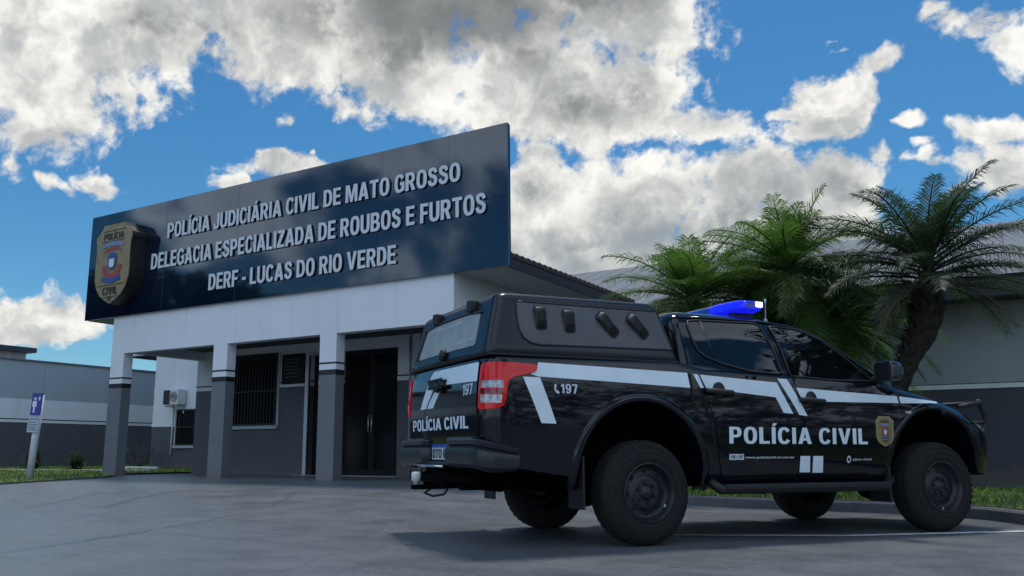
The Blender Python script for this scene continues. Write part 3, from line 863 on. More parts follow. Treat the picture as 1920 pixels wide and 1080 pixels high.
# long building behind: left wing, right wing, pale metal roof
YL, YR = 15.86, 16.5
WWIN = (-19.52, -18.66, .85, 1.82)
sp(wall_with_holes(-20.55, -16.13, 1.43, 3.7, YL, YL + .2, [(WWIN[0], WWIN[1], 1.43, WWIN[3])]).box((-20.55, YL + .2, 1.43), (-20.35, 24, 3.7)), 'upper_wall', M['white_wall'])
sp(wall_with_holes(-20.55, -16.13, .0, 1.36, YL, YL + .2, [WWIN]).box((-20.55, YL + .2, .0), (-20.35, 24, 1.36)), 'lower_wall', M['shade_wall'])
sp(MB().box((-20.56, YL - .012, 1.36), (WWIN[0], YL + .2, 1.43)).box((-20.562, YL + .2, 1.36), (-20.35, 24, 1.43)), 'wall_trim', M['trim_white'])
sp(MB().box((WWIN[1], YL - .012, 1.36), (-16.15, YL + .2, 1.43)), 'wall_trim', M['trim_white'])
barred_window(WWIN, YL, 8, [1.34])
sp(MB().tube([(-19.66, YL - .03, .6), (-19.66, YL - .03, 1.95)], .02, 8), 'drain_pipe', M['trim_white'])
sp(MB().box((-7.474, YR, 1.79), (9, YR + .2, 3.12)), 'upper_wall', M['eave_shaded_wall'])
sp(MB().box((-7.474, YR, .0), (9, YR + .2, 1.70)), 'lower_wall', M['eave_shaded_base'])
sp(MB().box((-7.474, YR - .015, 1.70), (9, YR + .2, 1.775)), 'wall_trim', M['trim_white'])
sp(MB().box((-7.474, YR - .008, 1.775), (9, YR + .2, 1.79)), 'wall_line', M['trim_black'])
sp(MB().box((-7.474, YR - .10, .0), (9, YR, .17)), 'plinth', M['kerb'])
sp(MB().box((-6.45, YR - .66, 3.11), (9, YR - .60, 3.38)), 'fascia', M['fascia_dark'])
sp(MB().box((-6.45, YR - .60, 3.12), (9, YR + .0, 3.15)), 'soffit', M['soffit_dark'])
mr = MB()
prof = [(YR - .64, 3.39), (23.0, 5.86), (29.5, 3.39)]
A = mr.verts([(-22, y, z + .005) for y, z in prof]); B = mr.verts([(11, y, z + .09) for y, z in prof])
for i in range(2): mr.face([A[i], B[i], B[i + 1], A[i + 1]])
mr.face(A)
for i in range(1, 60):
    x = -22 + 33 * i / 60
    for (p, q) in ((prof[0], prof[1]),):
        zo = .005 + .085 * (x + 22) / 33
        mr.tube([(x, p[0], p[1] + zo), (x, q[0], q[1] + zo)], .012, 4)
sp(mr, 'metal_roof', M['metal_roof'], normals=False)

# the air conditioner on the left wing
AC = empty('air_conditioner', (-19.47, YL, 1.93), 0, 'white split air conditioner outdoor unit on the white wing wall above the barred window', 'air conditioner')
MB().box((-.30, -.30, 0), (.30, -.02, .42), .02).build('casing', M['ac'], AC)
MB().box((-.29, -.312, .02), (-.03, -.301, .40), .004).build('side_grille', M['ac_dark'], AC)
b = MB()
for k in range(5): b.lathe([(.02 + .027 * k, 0), (.02 + .027 * k, .006), (.028 + .027 * k, .006), (.028 + .027 * k, 0)], (.13, -.302, .21), (0, -1, 0), 28, closed=False)
b.build('fan_grille', M['ac_dark'], AC)
for x in (-.22, .22): MB().box((x - .02, -.30, -.05), (x + .02, 0, -.02)).box((x - .02, -.03, -.22), (x + .02, 0, -.05)).build('bracket', M['ac'], AC)

# wall plaque by the door
PQ = empty('wall_plaque', (-13.07, YB, 2.42), 0, 'dark framed notice plaque on the porch wall beside the barred window', 'plaque')
MB().box((-.33, -.04, -.32), (.33, -.002, .32), .008).build('board', M['plaque'], PQ)
b = MB()
for k in range(6): b.box((-.22, -.046, .2 - k * .075), (.22 - .05 * (k % 3), -.041, .215 - k * .075))
b.build('lettering', M['plaque_mark'], PQ)
MB().box((-.36, -.05, -.38), (.36, -.002, -.33)).build('ledge', M['trim_white'], PQ)

# ------------------------------------------------------------------ the big sign
YS = 11.24
SG = empty('fascia_sign', (-11.8, YS, 3.505), 0, 'huge dark glossy sign with raised white lettering and a police badge across the porch front', 'sign')
GO = Vector(SG.location)


def gsf(x, y, z): return Vector((x, y, z)) - GO


p_ = MB()
SX = [-17.07, -14.54, -12.42, -10.30, -8.92, -7.55, -6.425]
SZ = [3.485, 4.60, 5.795]
for i in range(6):
    for j in range(2):
        a = gsf(SX[i] + (.002 if i else 0), YS, SZ[j] + (.002 if j else 0)); c = gsf(SX[i + 1] - (.002 if i < 5 else 0), YS + .05, SZ[j + 1] - (0 if j else .002))
        p_.box(a, c, .0015, seg=1)
p_.build('panel', M['sign'], SG)
MB().box(gsf(-17.06, YS + .012, 3.495), gsf(-6.435, YS + .10, 5.785)).build('backing', M['seam'], SG)
LT = [('POLÍCIA JUDICIÁRIA CIVIL DE MATO GROSSO', -14.60, -7.366, 5.02, .32), ('DELEGACIA ESPECIALIZADA DE ROUBOS E FURTOS', -15.06, -6.88, 4.41, .335), ('DERF - LUCAS DO RIO VERDE', -13.26, -8.655, 3.79, .325)]
LK = (YS - .05) / 11.31


def lpos(x, z, d): return gsf(x * LK, YS - d, .669 + (z - .669) * LK)


for t_, x0, x1, z0, h_ in LT:
    o = lettering('lettering', t_, x1 - x0, h_, lambda u, v, d, x0=x0, z0=z0: lpos(x0 + u, z0 + v, .032 + d), M['letter'], SG, .006)
    lettering('letter_return', t_, x1 - x0, h_, lambda u, v, d, x0=x0, z0=z0: lpos(x0 + u, z0 + v, .002 + d), M['letter_side'], o, .029)
# badge: thick shield standing off the panel
SH = [(0, .86), (.12, .85), (.26, .86), (.36, .85), (.42, .76), (.50, .68), (.59, .62), (.605, .54), (.575, .44), (.56, .25), (.565, .05), (.575, -.15), (.56, -.33), (.49, -.52), (.36, -.68), (.18, -.79), (0, -.87)]
SHIELD = SH + [(-x, z) for x, z in SH[-2:0:-1]]
BX, BZ, BY = -15.74, 4.55, 10.89
bg_ = MB().prism(SHIELD, lambda u, v, d: gsf(BX + u, BY + .01 + d, BZ + v), 0, YS - BY - .012).build('badge', M['plastic'], SG)
MB().prism([(u * .985, v * .985) for u, v in SHIELD], lambda u, v, d: gsf(BX + u, BY + d, BZ + v), -.004, .012).build('badge_face', M['badge_face'], bg_)


def bplace(ox, oz, d0=.012): return lambda u, v, d: gsf(BX + ox + u, BY - d0 - d, BZ + oz + v)


def badge_art(place, par, k=1.0, face_only=False):
    """bands, roundel and writing of the badge; place(ox, oz, lift) gives the mapping, k scales"""
    sc = lambda pts: [(u * k, v * k) for u, v in pts]
    arc = lambda r0, r1, a0, a1, n=14: [(r0 * cos(R(a0 + (a1 - a0) * i / n)), r0 * sin(R(a0 + (a1 - a0) * i / n))) for i in range(n + 1)] + [(r1 * cos(R(a1 + (a0 - a1) * i / n)), r1 * sin(R(a1 + (a0 - a1) * i / n))) for i in range(n + 1)]
    fm = lambda ol, mt, lift, nm: MB().prism(sc(ol), place(0, 0, lift), 0, .003).build(nm, M[mt], par)
    fm([(-.36, .33), (-.30, .42), (-.12, .47), (.12, .47), (.30, .42), (.36, .33), (.2, .37), (-.2, .37)], 'badge_sky', .012, 'badge_band')
    fm([(-.32, .24), (-.2, .33), (0, .36), (.2, .33), (.32, .24), (.12, .27), (-.12, .27)], 'badge_red', .012, 'badge_band')
    fm([(x, z - .02) for x, z in arc(.20, .33, 185, 355)], 'badge_red', .012, 'badge_wreath')
    fm([(-.14, .10), (-.12, .2), (0, .235), (.12, .2), (.14, .10), (.14, -.05), (.07, -.14), (-.07, -.14), (-.14, -.05)], 'badge_blue', .018, 'badge_roundel')
    fm([(-.085, .09), (.085, .09), (.085, -.04), (.05, -.09), (-.05, -.09), (-.085, -.04)], 'sign_white', .024, 'badge_roundel')
    fm([(-.30, -.36), (-.30, -.27), (-.1, -.31), (.1, -.31), (.30, -.27), (.30, -.36), (.1, -.42), (-.1, -.42)], 'badge_blue', .018, 'badge_ribbon')
    for zz, w_ in ((.475, .78), (.70, .74), (-.47, .86), (-.72, .5)):
        fm([(-w_ / 2, zz), (w_ / 2, zz), (w_ / 2, zz + .012), (-w_ / 2, zz + .012)], 'badge_dark', .012, 'badge_line')


badge_art(lambda ox, oz, l=.012: bplace(ox, oz, l), bg_)
lettering('badge_lettering', 'POLÍCIA', .66, .14, lambda u, v, d: gsf(BX - .33 + u, BY - .014, BZ + .515 + v), M['badge_dark'], bg_)
lettering('badge_lettering', 'CIVIL', .50, .16, lambda u, v, d: gsf(BX - .25 + u, BY - .014, BZ - .665 + v), M['badge_dark'], bg_)
lettering('badge_lettering', 'MT', .12, .08, lambda u, v, d: gsf(BX - .06 + u, BY - .014, BZ - .80 + v), M['badge_dark'], bg_)

# ------------------------------------------------------------------ left boundary wall and what stands by it
PW = empty('boundary_wall', (-24.5, 14, 0), 0, 'long grey boundary wall with white band and dark base beside the columned porch', 'wall')
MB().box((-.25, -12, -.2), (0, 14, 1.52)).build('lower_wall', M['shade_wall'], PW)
MB().box((-.25, -12, 1.52), (.015, 14, 1.60)).build('wall_trim', M['trim_white'], PW)
MB().box((-.25, -12, 1.60), (.006, 14, 1.63)).build('wall_line', M['trim_black'], PW)
MB().box((-.25, -12, 1.63), (0, 14, 2.19)).build('middle_wall', M['white_wall'], PW)
b = MB()
for k in range(10): b.box((-.25, -12 + 2.6 * k, 2.19), (-.01, -12 + 2.6 * k + 2.592, 3.30))
b.build('cladding', M['mid_grey'], PW)
MB().box((-.29, -12, 3.30), (.04, 14, 3.345)).build('coping', M['metal_roof'], PW)
HS = empty('house', (-33.5, 16.3, 0), 0, 'small tan house with flat overhanging roof peeping over the grey boundary wall', 'house')
MB().box((-3, -6, 0), (1.5, 2.45, 4.42)).build('wall', M['brick'], HS)
MB().box((-3.4, -6.4, 4.42), (1.75, 2.72, 4.60)).build('roof', M['fascia_dark'], HS)
w_ = MB().box((1.5, -1.0, 3.6), (1.53, 1.2, 4.36)).build('window', M['glass_dark'], HS)

# parking sign
PS = empty('parking_sign', (-15.6, 9.43, gz(-15.6, 9.43)), R(22), 'white leaning post with a blue parking sign standing in the grass', 'sign')
lean = lambda z: .055 * z
b = MB()
b.tube([(lean(0), 0, 0), (lean(1.55), 0, 1.55)], .066, 12)
b.build('post', M['post'], PS)
q = lambda x0, x1, z0, z1, y0, y1: [(lean(z) + x, y, z) for x, y, z in ((x0, y0, z0), (x1, y0, z0), (x1, y1, z0), (x0, y1, z0), (x0, y0, z1), (x1, y0, z1), (x1, y1, z1), (x0, y1, z1))]


def slab(x0, x1, z0, z1, y0, y1):
    b = MB(); v = b.verts(q(x0, x1, z0, z1, y0, y1))
    for f in ((0, 1, 2, 3), (4, 5, 6, 7), (0, 1, 5, 4), (1, 2, 6, 5), (2, 3, 7, 6), (3, 0, 4, 7)): b.face([v[i] for i in f])
    return b


blue_ = slab(-.10, .105, 1.17, 1.58, -.105, -.085).build('sign_plate', M['blue_sign'], PS)
sy = slab(-.05, -.015, 1.22, 1.44, -.109, -.105)
sy.lathe([(.001, 0), (.028, 0), (.028, .003), (.001, .003)], (lean(1.49) - .032, -.105, 1.475), (0, -1, 0), 14)
sy.merge(slab(-.075, .01, 1.33, 1.43, -.1085, -.105).bm)
sy.merge(slab(.05, .065, 1.44, 1.52, -.109, -.105).bm); sy.merge(slab(.03, .085, 1.475, 1.49, -.1085, -.105).bm)
sy.build('pictogram', M['sign_white'], blue_)
sm = slab(-.12, .11, .86, 1.15, -.104, -.086).build('information_plate', M['sign_small'], PS)
pr = slab(-.1, .09, 1.09, 1.105, -.107, -.104)
for k in range(4): pr.merge(slab(-.1, .09 - .03 * (k % 2), .90 + .045 * k, .915 + .045 * k, -.107, -.104).bm)
pr.build('lettering', M['sign_print'], sm)


def spiky_plant(loc, h, n, label):
    e = empty('shrub', loc, 0, label, 'shrub')
    b = MB()
    for k in range(n):
        a = random.uniform(0, 2 * pi); t = random.uniform(.3, 1.5); L = h * random.uniform(.7, 1.15); w = .028 * random.uniform(.7, 1.3)
        base = Vector((random.uniform(-.08, .08), random.uniform(-.08, .08), random.uniform(0, h * .5)))
        d = Vector((cos(a) * sin(t), sin(a) * sin(t), cos(t))); s_ = Vector((-sin(a), cos(a), 0))
        rows = []
        for i in range(5):
            f = i / 4
            p = base + d * L * f + Vector((0, 0, -.35 * L * f * f * sin(t)))
            ww = w * (1 - f) ** .7 + .002
            rows.append(b.verts([p - s_ * ww, p + s_ * ww]))
        for i in range(4): b.face([rows[i][0], rows[i][1], rows[i + 1][1], rows[i + 1][0]])
    b.build('leaves', M['shrub'], e, normals=False)
    MB().tube([(0, 0, -.03), (.01, 0, h * .6)], [.035, .02], 8).build('stem', M['trunk'], e)
    return e


spiky_plant((-20.9, 12.7, .22), .50, 150, 'dark spiky shrub just behind the leaning parking sign post')
spiky_plant((-19.6, 13.0, .22), .44, 150, 'dark spiky shrub with arching leaves halfway between parking sign and first porch column')
# bare twiggy bush with a pale border, seen between the first two columns
BB = empty('bare_bush', (-20.1, 15.2, .22), 0, 'thin bare twiggy bush against the dark wall seen between the porch columns', 'bush')
b = MB()
for k in range(26):
    a = random.uniform(0, 2 * pi); t = random.uniform(.1, .8); p = Vector((0, 0, 0)); pts = [p.copy()]
    d = Vector((cos(a) * sin(t), sin(a) * sin(t), cos(t)))
    for i in range(4):
        p = p + d * .17; d = (d + Vector((random.uniform(-.3, .3), random.uniform(-.3, .3), .05))).normalized(); pts.append(p.copy())
    b.tube(pts, [.012, .009, .007, .005, .003], 5)
b.build('twigs', material('pale_twig', (.12, .11, .10), .8), BB)
b = MB()
for k in range(120):
    p = Vector((random.gauss(0, .25), random.gauss(0, .25), random.uniform(.25, .75))); a = random.uniform(0, 6.28)
    b.face(b.verts([p, p + Vector((cos(a) * .05, sin(a) * .05, .02)), p + Vector((cos(a + .6) * .045, sin(a + .6) * .045, .05))]))
b.build('leaves', M['shrub'], BB, normals=False)
PB = empty('planter_border', (-20.0, 14.9, .2), R(12), 'low pale border strip in front of the bare twiggy bush', 'planter')
MB().box((-.85, -.04, 0), (.85, .04, .10), .01).build('front_rail', M['trim_white'], PB)
MB().box((-.85, .04, 0), (-.78, .6, .09)).build('side_rail', M['concrete'], PB)
MB().box((.78, .04, 0), (.85, .6, .09)).build('side_rail', M['concrete'], PB)
# ------------------------------------------------------------------ palms
def frond(b, origin, azim, elev, L, droop, leaf=.30, n=42, side_lift=.35, curl=0.0):
    d0 = Vector((cos(azim) * cos(elev), sin(azim) * cos(elev), sin(elev)))
    p = Vector(origin); d = d0.copy(); pts = [p.copy()]; ds = [d.copy()]
    N = 14
    for i in range(N):
        p = p + d * (L / N)
        d = (d + Vector((0, 0, -droop / N * (.35 + 1.3 * i / N))) + Vector((-sin(azim), cos(azim), 0)) * (curl / N)).normalized()
        pts.append(p.copy()); ds.append(d.copy())
    b.tube(pts, [.016 * (1 - .85 * i / N) + .002 for i in range(N + 1)], 5, cap=False)
    for k in range(n):
        f = .13 + .87 * (k + random.uniform(-.3, .3)) / n
        f = min(.995, max(.1, f))
        i = min(N - 1, int(f * N)); t = f * N - i
        q = pts[i].lerp(pts[i + 1], t); dd = ds[i].lerp(ds[i + 1], t).normalized()
        s = dd.cross(Vector((0, 0, 1)))
        if s.length < .05: s = Vector((-sin(azim), cos(azim), 0))
        s.normalize(); up = s.cross(dd).normalized()
        ll = leaf * (sin(pi * min(1, .18 + .8 * f)) ** .6) * random.uniform(.8, 1.15)
        fwd = .55 + .75 * f
        for sg in (1, -1):
            ld = (s * sg + dd * fwd + up * (side_lift + random.uniform(-.18, .18))).normalized()
            w = .0075 * random.uniform(.8, 1.3)
            tip = q + ld * ll * .95 + Vector((0, 0, -ll * .34 * random.uniform(.4, 1.7)))
            mid = q + ld * ll * .5 + Vector((0, 0, -ll * .04))
            wv = dd * w
            v = b.verts([q - wv * .6, q + wv * .6, mid + wv, tip, mid - wv])
            b.face([v[0], v[1], v[2], v[4]]); b.face([v[4], v[2], v[3]])


def palm(loc, trunk, nf, L, mat, label, seed, leaf=.30, boots=True, elev_rng=(-.35, 1.45), dry=0, droop=(.7, 1.5), group='palms behind the police pickup', n=42, messy=1.0, shaft=.16):
    random.seed(seed)
    e = empty('palm_tree', loc, 0, label, 'palm', group)
    b = MB()
    P = [Vector(t[:3]) for t in trunk]; Rr = [t[3] for t in trunk]
    pts, rs = [], []
    for i in range(len(P) - 1):
        for k in range(6):
            f = k / 6; pts.append(P[i].lerp(P[i + 1], f)); rs.append((Rr[i] + (Rr[i + 1] - Rr[i]) * f) * random.uniform(.94, 1.06))
    pts.append(P[-1]); rs.append(Rr[-1])
    b.tube(pts, rs, 16)
    to = b.build('trunk', M['trunk'], e)
    if boots:
        b = MB()
        for i in range(len(pts) - 1):
            m_ = int(9 + rs[i] * 22)
            for k in range(m_):
                a = 2 * pi * (k + .5 * (i % 2)) / m_ + random.uniform(-.1, .1)
                r = rs[i]; c = pts[i].lerp(pts[i + 1], random.uniform(0, 1))
                o = Vector((cos(a), sin(a), 0)); s = Vector((-sin(a), cos(a), 0))
                w = r * 2 * pi / m_ * .42; h = .10 * random.uniform(.5, 1.5)
                base = c + o * r * .88
                v = b.verts([base - s * w, base + s * w, base + s * w * .6 + o * (.03 + .22 * r) + Vector((0, 0, h)), base - s * w * .6 + o * (.03 + .22 * r) + Vector((0, 0, h)), base + o * (.01) + Vector((0, 0, h * 1.25))])
                b.face([v[0], v[1], v[2], v[3]]); b.face([v[3], v[2], v[4]])
        b.build('leaf_bases', M['boot'], to, normals=False)
    top = P[-1]
    b = MB()
    ga = 2.399963
    for k in range(nf):
        f = k / (nf - 1)
        el_ = elev_rng[1] + (elev_rng[0] - elev_rng[1]) * f ** .8 + random.uniform(-.12, .12) * messy
        dr = droop[0] + (droop[1] - droop[0]) * f * random.uniform(.7, 1.2)
        frond(b, top + Vector((0, 0, -shaft * f)), k * ga + random.uniform(-.25, .25), el_, L * random.uniform(1 - .22 * messy, 1.1) * (.74 + .26 * sstep(f, 0, .35)), dr, leaf * random.uniform(.85, 1.15), n, curl=random.uniform(-.3, .3) * messy)
    b.build('crown', mat, e, normals=False)
    if dry:
        b = MB()
        for k in range(dry):
            frond(b, top + Vector((0, 0, -.35)), random.uniform(0, 6.28), random.uniform(-.7, .3), L * .75, 1.5, leaf * .7, 26)
        b.build('dead_fronds', M['dry'], e, normals=False)
    return e


palm((-1.52, 13.15, .12), [(0, 0, 0, .15), (.05, 0, .7, .11), (.14, 0, 1.45, .112), (.28, .02, 1.80, .130), (.46, .04, 2.12, .185), (.55, .04, 2.38, .195), (.58, .02, 2.66, .15), (.60, 0, 2.86, .085), (.61, 0, 3.05, .065), (.62, 0, 3.26, .05)],
     50, 1.85, M['frond_dark'], 'dark spreading palm with thick leaning trunk standing in front of the eave-shaded wall', 11, .40, elev_rng=(0.0, 1.12), droop=(.95, 1.2), n=66, shaft=.50, dry=3)
palm((-2.85, 13.2, .12), [(0, 0, 0, .13), (.05, 0, 1.2, .11), (.12, 0, 2.4, .15), (.14, 0, 3.3, .08)],
     62, 1.7, M['frond_green'], 'tallest green bushy palm in the middle of the clump behind the cab roof', 12, .46, elev_rng=(-.8, 1.4), droop=(.7, 1.5), n=48, messy=2.2)
palm((-4.05, 12.6, .12), [(0, 0, 0, .12), (0, 0, 1.2, .10), (.03, 0, 1.9, .13), (.03, 0, 2.85, .07)],
     64, 1.6, M['frond_green'], 'lowest bright green palm at the end of the clump nearest the porch roof', 13, .44, elev_rng=(-.8, 1.4), droop=(.6, 1.5), n=46, messy=2.2, dry=4)
palm((-3.45, 13.9, .12), [(0, 0, 0, .12), (0, 0, 1.2, .10), (.03, 0, 2.1, .13), (.03, 0, 3.0, .07)],
     56, 1.6, M['frond_green'], 'green palm between the lowest and the tallest palm of the clump', 15, .46, elev_rng=(-.8, 1.3), droop=(.6, 1.5), n=46, messy=2.2)
palm((-2.35, 13.9, .12), [(0, 0, 0, .13), (.02, 0, 1.2, .11), (.05, 0, 2.2, .14), (.05, 0, 2.6, .07)],
     50, 1.7, M['frond_green'], 'drooping palm half hidden between the leaning-trunk palm and the tallest green palm', 14, .46, elev_rng=(-.9, 1.0), droop=(.8, 1.8), n=48, messy=2)
random.seed(21)

# ------------------------------------------------------------------ what the truck and the sign mirror: a tall hedge on the right, a tree across the lot
def leaf_cloud(b, c, rx, ry, rz, n, size):
    for k in range(n):
        while True:
            u = Vector((random.uniform(-1, 1), random.uniform(-1, 1), random.uniform(-1, 1)))
            if .25 < u.length < 1: break
        p = Vector(c) + Vector((u.x * rx, u.y * ry, u.z * rz)); s_ = size * random.uniform(.5, 1.4)
        a = Vector((random.gauss(0, 1), random.gauss(0, 1), random.gauss(0, .6))).normalized(); q = a.orthogonal().normalized()
        b.face(b.verts([p - a * s_, p + q * s_ * .55, p + a * s_, p - q * s_ * .55]))


HG = empty('tall_hedge', (15, 8, 0), 0, 'tall dark hedge along the side of the lot mirrored in the pickup doors', 'hedge')
b = MB()
for k in range(22):
    y = -16 + 1.6 * k
    leaf_cloud(b, (random.uniform(-.4, .4), y, 2.1 + random.uniform(-.2, .5)), 1.3, 1.3, 2.3 + random.uniform(0, .9), 260, .26)
b.build('foliage', M['shrub'], HG, normals=False)
for k in range(22): MB().tube([(0, -16 + 1.6 * k, -.05), (.1, -16 + 1.6 * k, 1.6)], [.07, .04], 6).build('stem', M['trunk'], HG)
LT_ = empty('shade_tree', (5.6, 10.4, .12), 0, 'leafy shade tree on the lawn mirrored in the front door window of the pickup', 'tree')
b = MB()
for k in range(12):
    a = random.uniform(0, 6.28); r = random.uniform(.3, 1.9)
    leaf_cloud(b, (r * cos(a), r * sin(a) * 1.3, 5.4 + random.uniform(-1.4, 2.0)), 1.1, 1.2, .9, 300, .17)
b.build('crown', M['shrub'], LT_, normals=False)
b = MB().tube([(0, 0, -.1), (.06, 0, 1.6), (0, .1, 3.2), (.1, .1, 5.2)], [.2, .16, .12, .05], 10)
for k in range(5):
    a = k * 1.26; b.tube([(0, .1, 2.8 + .2 * k), (.7 * cos(a), .7 * sin(a), 4 + .15 * k), (1.5 * cos(a), 1.6 * sin(a), 5.2)], [.09, .06, .02], 6)
b.build('trunk', M['trunk'], LT_)
def street_tree(loc, k_, label):
    TT = empty('shade_tree', loc, 0, label, 'tree', 'trees across the lot')
    b = MB()
    for k in range(16):
        a = random.uniform(0, 6.28); r = random.uniform(.5, 4.2) * k_
        leaf_cloud(b, (r * cos(a), r * sin(a) * 1.3, (5.6 + random.uniform(-2.2, 2.6)) * k_), 2.0 * k_, 2.0 * k_, 1.6 * k_, 330, .34)
    b.build('crown', M['shrub'], TT, normals=False)
    b = MB().tube([(0, 0, -.1), (.1, 0, 2 * k_), (0, .2, 3.6 * k_), (.1, .1, 6 * k_)], [.35, .28, .2, .1], 10)
    for k in range(6):
        a = k * 1.05; b.tube([(0, .15, (2.6 + .2 * k) * k_), (1.2 * cos(a), 1.2 * sin(a), (3.8 + .15 * k) * k_), (2.8 * cos(a), 3 * sin(a), 5.6 * k_)], [.14, .09, .03], 6)
    b.build('trunk', M['trunk'], TT)


street_tree((-38, -7, 0), 1.1, 'broad dark tree across the lot mirrored beside the badge at the bottom of the sign')
street_tree((-46, -3, 0), 1.0, 'dark tree mirrored under the badge at the corner of the sign')
street_tree((-31, -13, 0), .8, 'smaller dark tree mirrored in the bottom edge of the sign under the last line')
random.seed(21)
# ------------------------------------------------------------------ the police pickup, local axes: x forward, y left, z up, rear axle at the origin
TR = empty('pickup_truck', (-3.0929, 6.6315, 0), R(55.1987), 'black police pickup truck with canopy, white stripes and a blue beacon on its roof', 'pickup truck')
INZ = [.36, .43, .5, .62, .75, .9, 1.05, 1.15, 1.25, 1.34, 1.45]
INV = [.11, .075, .045, .02, .008, 0, 0, .006, .016, .03, .05]
ZTX = [-1.3, .30, .42, .62, 2.3, 2.45, 2.6, 2.96, 3.3, 3.5, 3.65, 3.8, 3.93]
ZTZ = [1.335, 1.352, 1.345, 1.31, 1.285, 1.265, 1.24, 1.175, 1.085, 1.0, .925, .84, .79]
RX_ = [-1.3, .3, .5, 2.3, 2.6, 3.2, 3.93]; RR_ = [.03, .03, .05, .06, .11, .13, .08]
ztop = lambda x: interp(x, ZTX, ZTZ)
zrad = lambda x: interp(x, RX_, RR_)
inset = lambda z: interp(z, INZ, INV)
zbot = lambda x: interp(x, [-1.3, -.6, .55, 2.5, 3.5, 3.93], [.60, .50, .43, .43, .50, .46])


def plan_half():
    pts = []
    for i in range(8):
        y = -.76 * i / 8; pts.append((-1.27 + .02 * (y / .76) ** 2, y))
    for i in range(9):
        a = R(180 + 90 * i / 8); pts.append((-1.13 + .12 * cos(a), -.76 + .12 * sin(a)))
    x = -1.05
    while x < 2.88:
        pts.append((x, -.88)); x += .06
    for i in range(25):
        a = pi / 2 * i / 24
        pts.append((2.9 + 1.03 * sin(a) ** .4, -.88 * max(0.0, cos(a)) ** .4))
    return pts


HALF = plan_half()


def plan_normals(h):
    out = []
    for i, p in enumerate(h):
        a = Vector(h[max(i - 1, 0)]); c = Vector(h[min(i + 1, len(h) - 1)])
        d = (c - a).normalized(); out.append(Vector((d.y, -d.x)))
    out[0] = Vector((-1, 0)); out[-1] = Vector((1, 0))
    return out


HN = plan_normals(HALF)
ARC = [0]
for i in range(1, len(HALF)): ARC.append(ARC[-1] + (Vector(HALF[i]) - Vector(HALF[i - 1])).length)
I0 = min(range(len(HALF)), key=lambda i: abs(HALF[i][0] + 1.13) + abs(HALF[i][1] + .88))
ARC = [a - ARC[I0] for a in ARC]       # zero where the straight side begins


def full_inset(x, z):
    zt, r = ztop(x), zrad(x); e = inset(z)
    if z > zt - r:
        s = min(1, (z - zt + r) / r); e += r * (1 - sqrt(max(0, 1 - s * s)))
    return e


def perim(s):
    for i in range(1, len(ARC)):
        if s <= ARC[i] or i == len(ARC) - 1:
            t = (s - ARC[i - 1]) / (ARC[i] - ARC[i - 1])
            p = Vector(HALF[i - 1]).lerp(Vector(HALF[i]), t); n = HN[i - 1].lerp(HN[i], t).normalized()
            return p, n


def skin(s, z, off=0.0):
    p, n = perim(s)
    q = p - n * (full_inset(p.x, z) - off)
    return Vector((q.x, q.y, z))


def side(x, z, off=0.0): return skin(x + 1.13, z, off)
def rear(y, z, off=0.0):
    x = -1.27 + .02 * (y / .76) ** 2
    return Vector((x + inset(z) - off, y, z))


def body_mesh():
    b = MB()
    full = [(p, n, 1) for p, n in zip(HALF, HN)]
    n = len(HALF)
    rings = []
    NB, NS = 12, 5
    for lv in range(NB + NS):
        near, far = [], []
        for p, nn in zip(HALF, HN):
            zb, zt, r = zbot(p[0]), ztop(p[0]), zrad(p[0])
            if lv < NB: z = zb + (zt - r - zb) * lv / (NB - 1); e = inset(z)
            else:
                a = pi / 2 * (lv - NB + 1) / NS; z = zt - r + r * sin(a); e = inset(z) + r * (1 - cos(a))
            q = Vector(p) - nn * e
            near.append((q.x, min(q.y, 0), z))
        ring = b.verts(near)
        mir = {}
        for i in range(n):
            if abs(near[i][1]) < 1e-6: mir[i] = ring[i]
            else: mir[i] = b.bm.verts.new((near[i][0], -near[i][1], near[i][2]))
        rings.append((ring, [mir[i] for i in range(n)]))
    for k in range(len(rings) - 1):
        for sidx in (0, 1):
            A, B = rings[k][sidx], rings[k + 1][sidx]
            for i in range(n - 1):
                f = b.face([A[i], A[i + 1], B[i + 1], B[i]] if sidx == 0 else [A[i + 1], A[i], B[i], B[i + 1]])
                if f: f.smooth = True
    # top and bottom: strips across
    for (ring, mir), crown in ((rings[-1], .05), (rings[0], 0)):
        K = 6; rows = []
        for i in range(n):
            a, c = ring[i].co, mir[i].co
            if ring[i] is mir[i]: rows.append([ring[i]] * (K + 1)); continue
            cr = crown * sstep(a.x, 2.2, 2.6) * (1 - sstep(a.x, 3.5, 3.93)) if crown else 0
            r_ = [ring[i]]
            for j in range(1, K):
                t = j / K; q = a.lerp(c, t); q.z += cr * (1 - (2 * t - 1) ** 2) ; r_.append(b.bm.verts.new(q))
            r_.append(mir[i]); rows.append(r_)
        for i in range(n - 1):
            for j in range(K):
                vs = []
                for v in (rows[i][j], rows[i + 1][j], rows[i + 1][j + 1], rows[i][j + 1]):
                    if v not in vs: vs.append(v)
                if len(vs) > 2:
                    f = b.face(vs)
                    if f: f.smooth = True
    return b


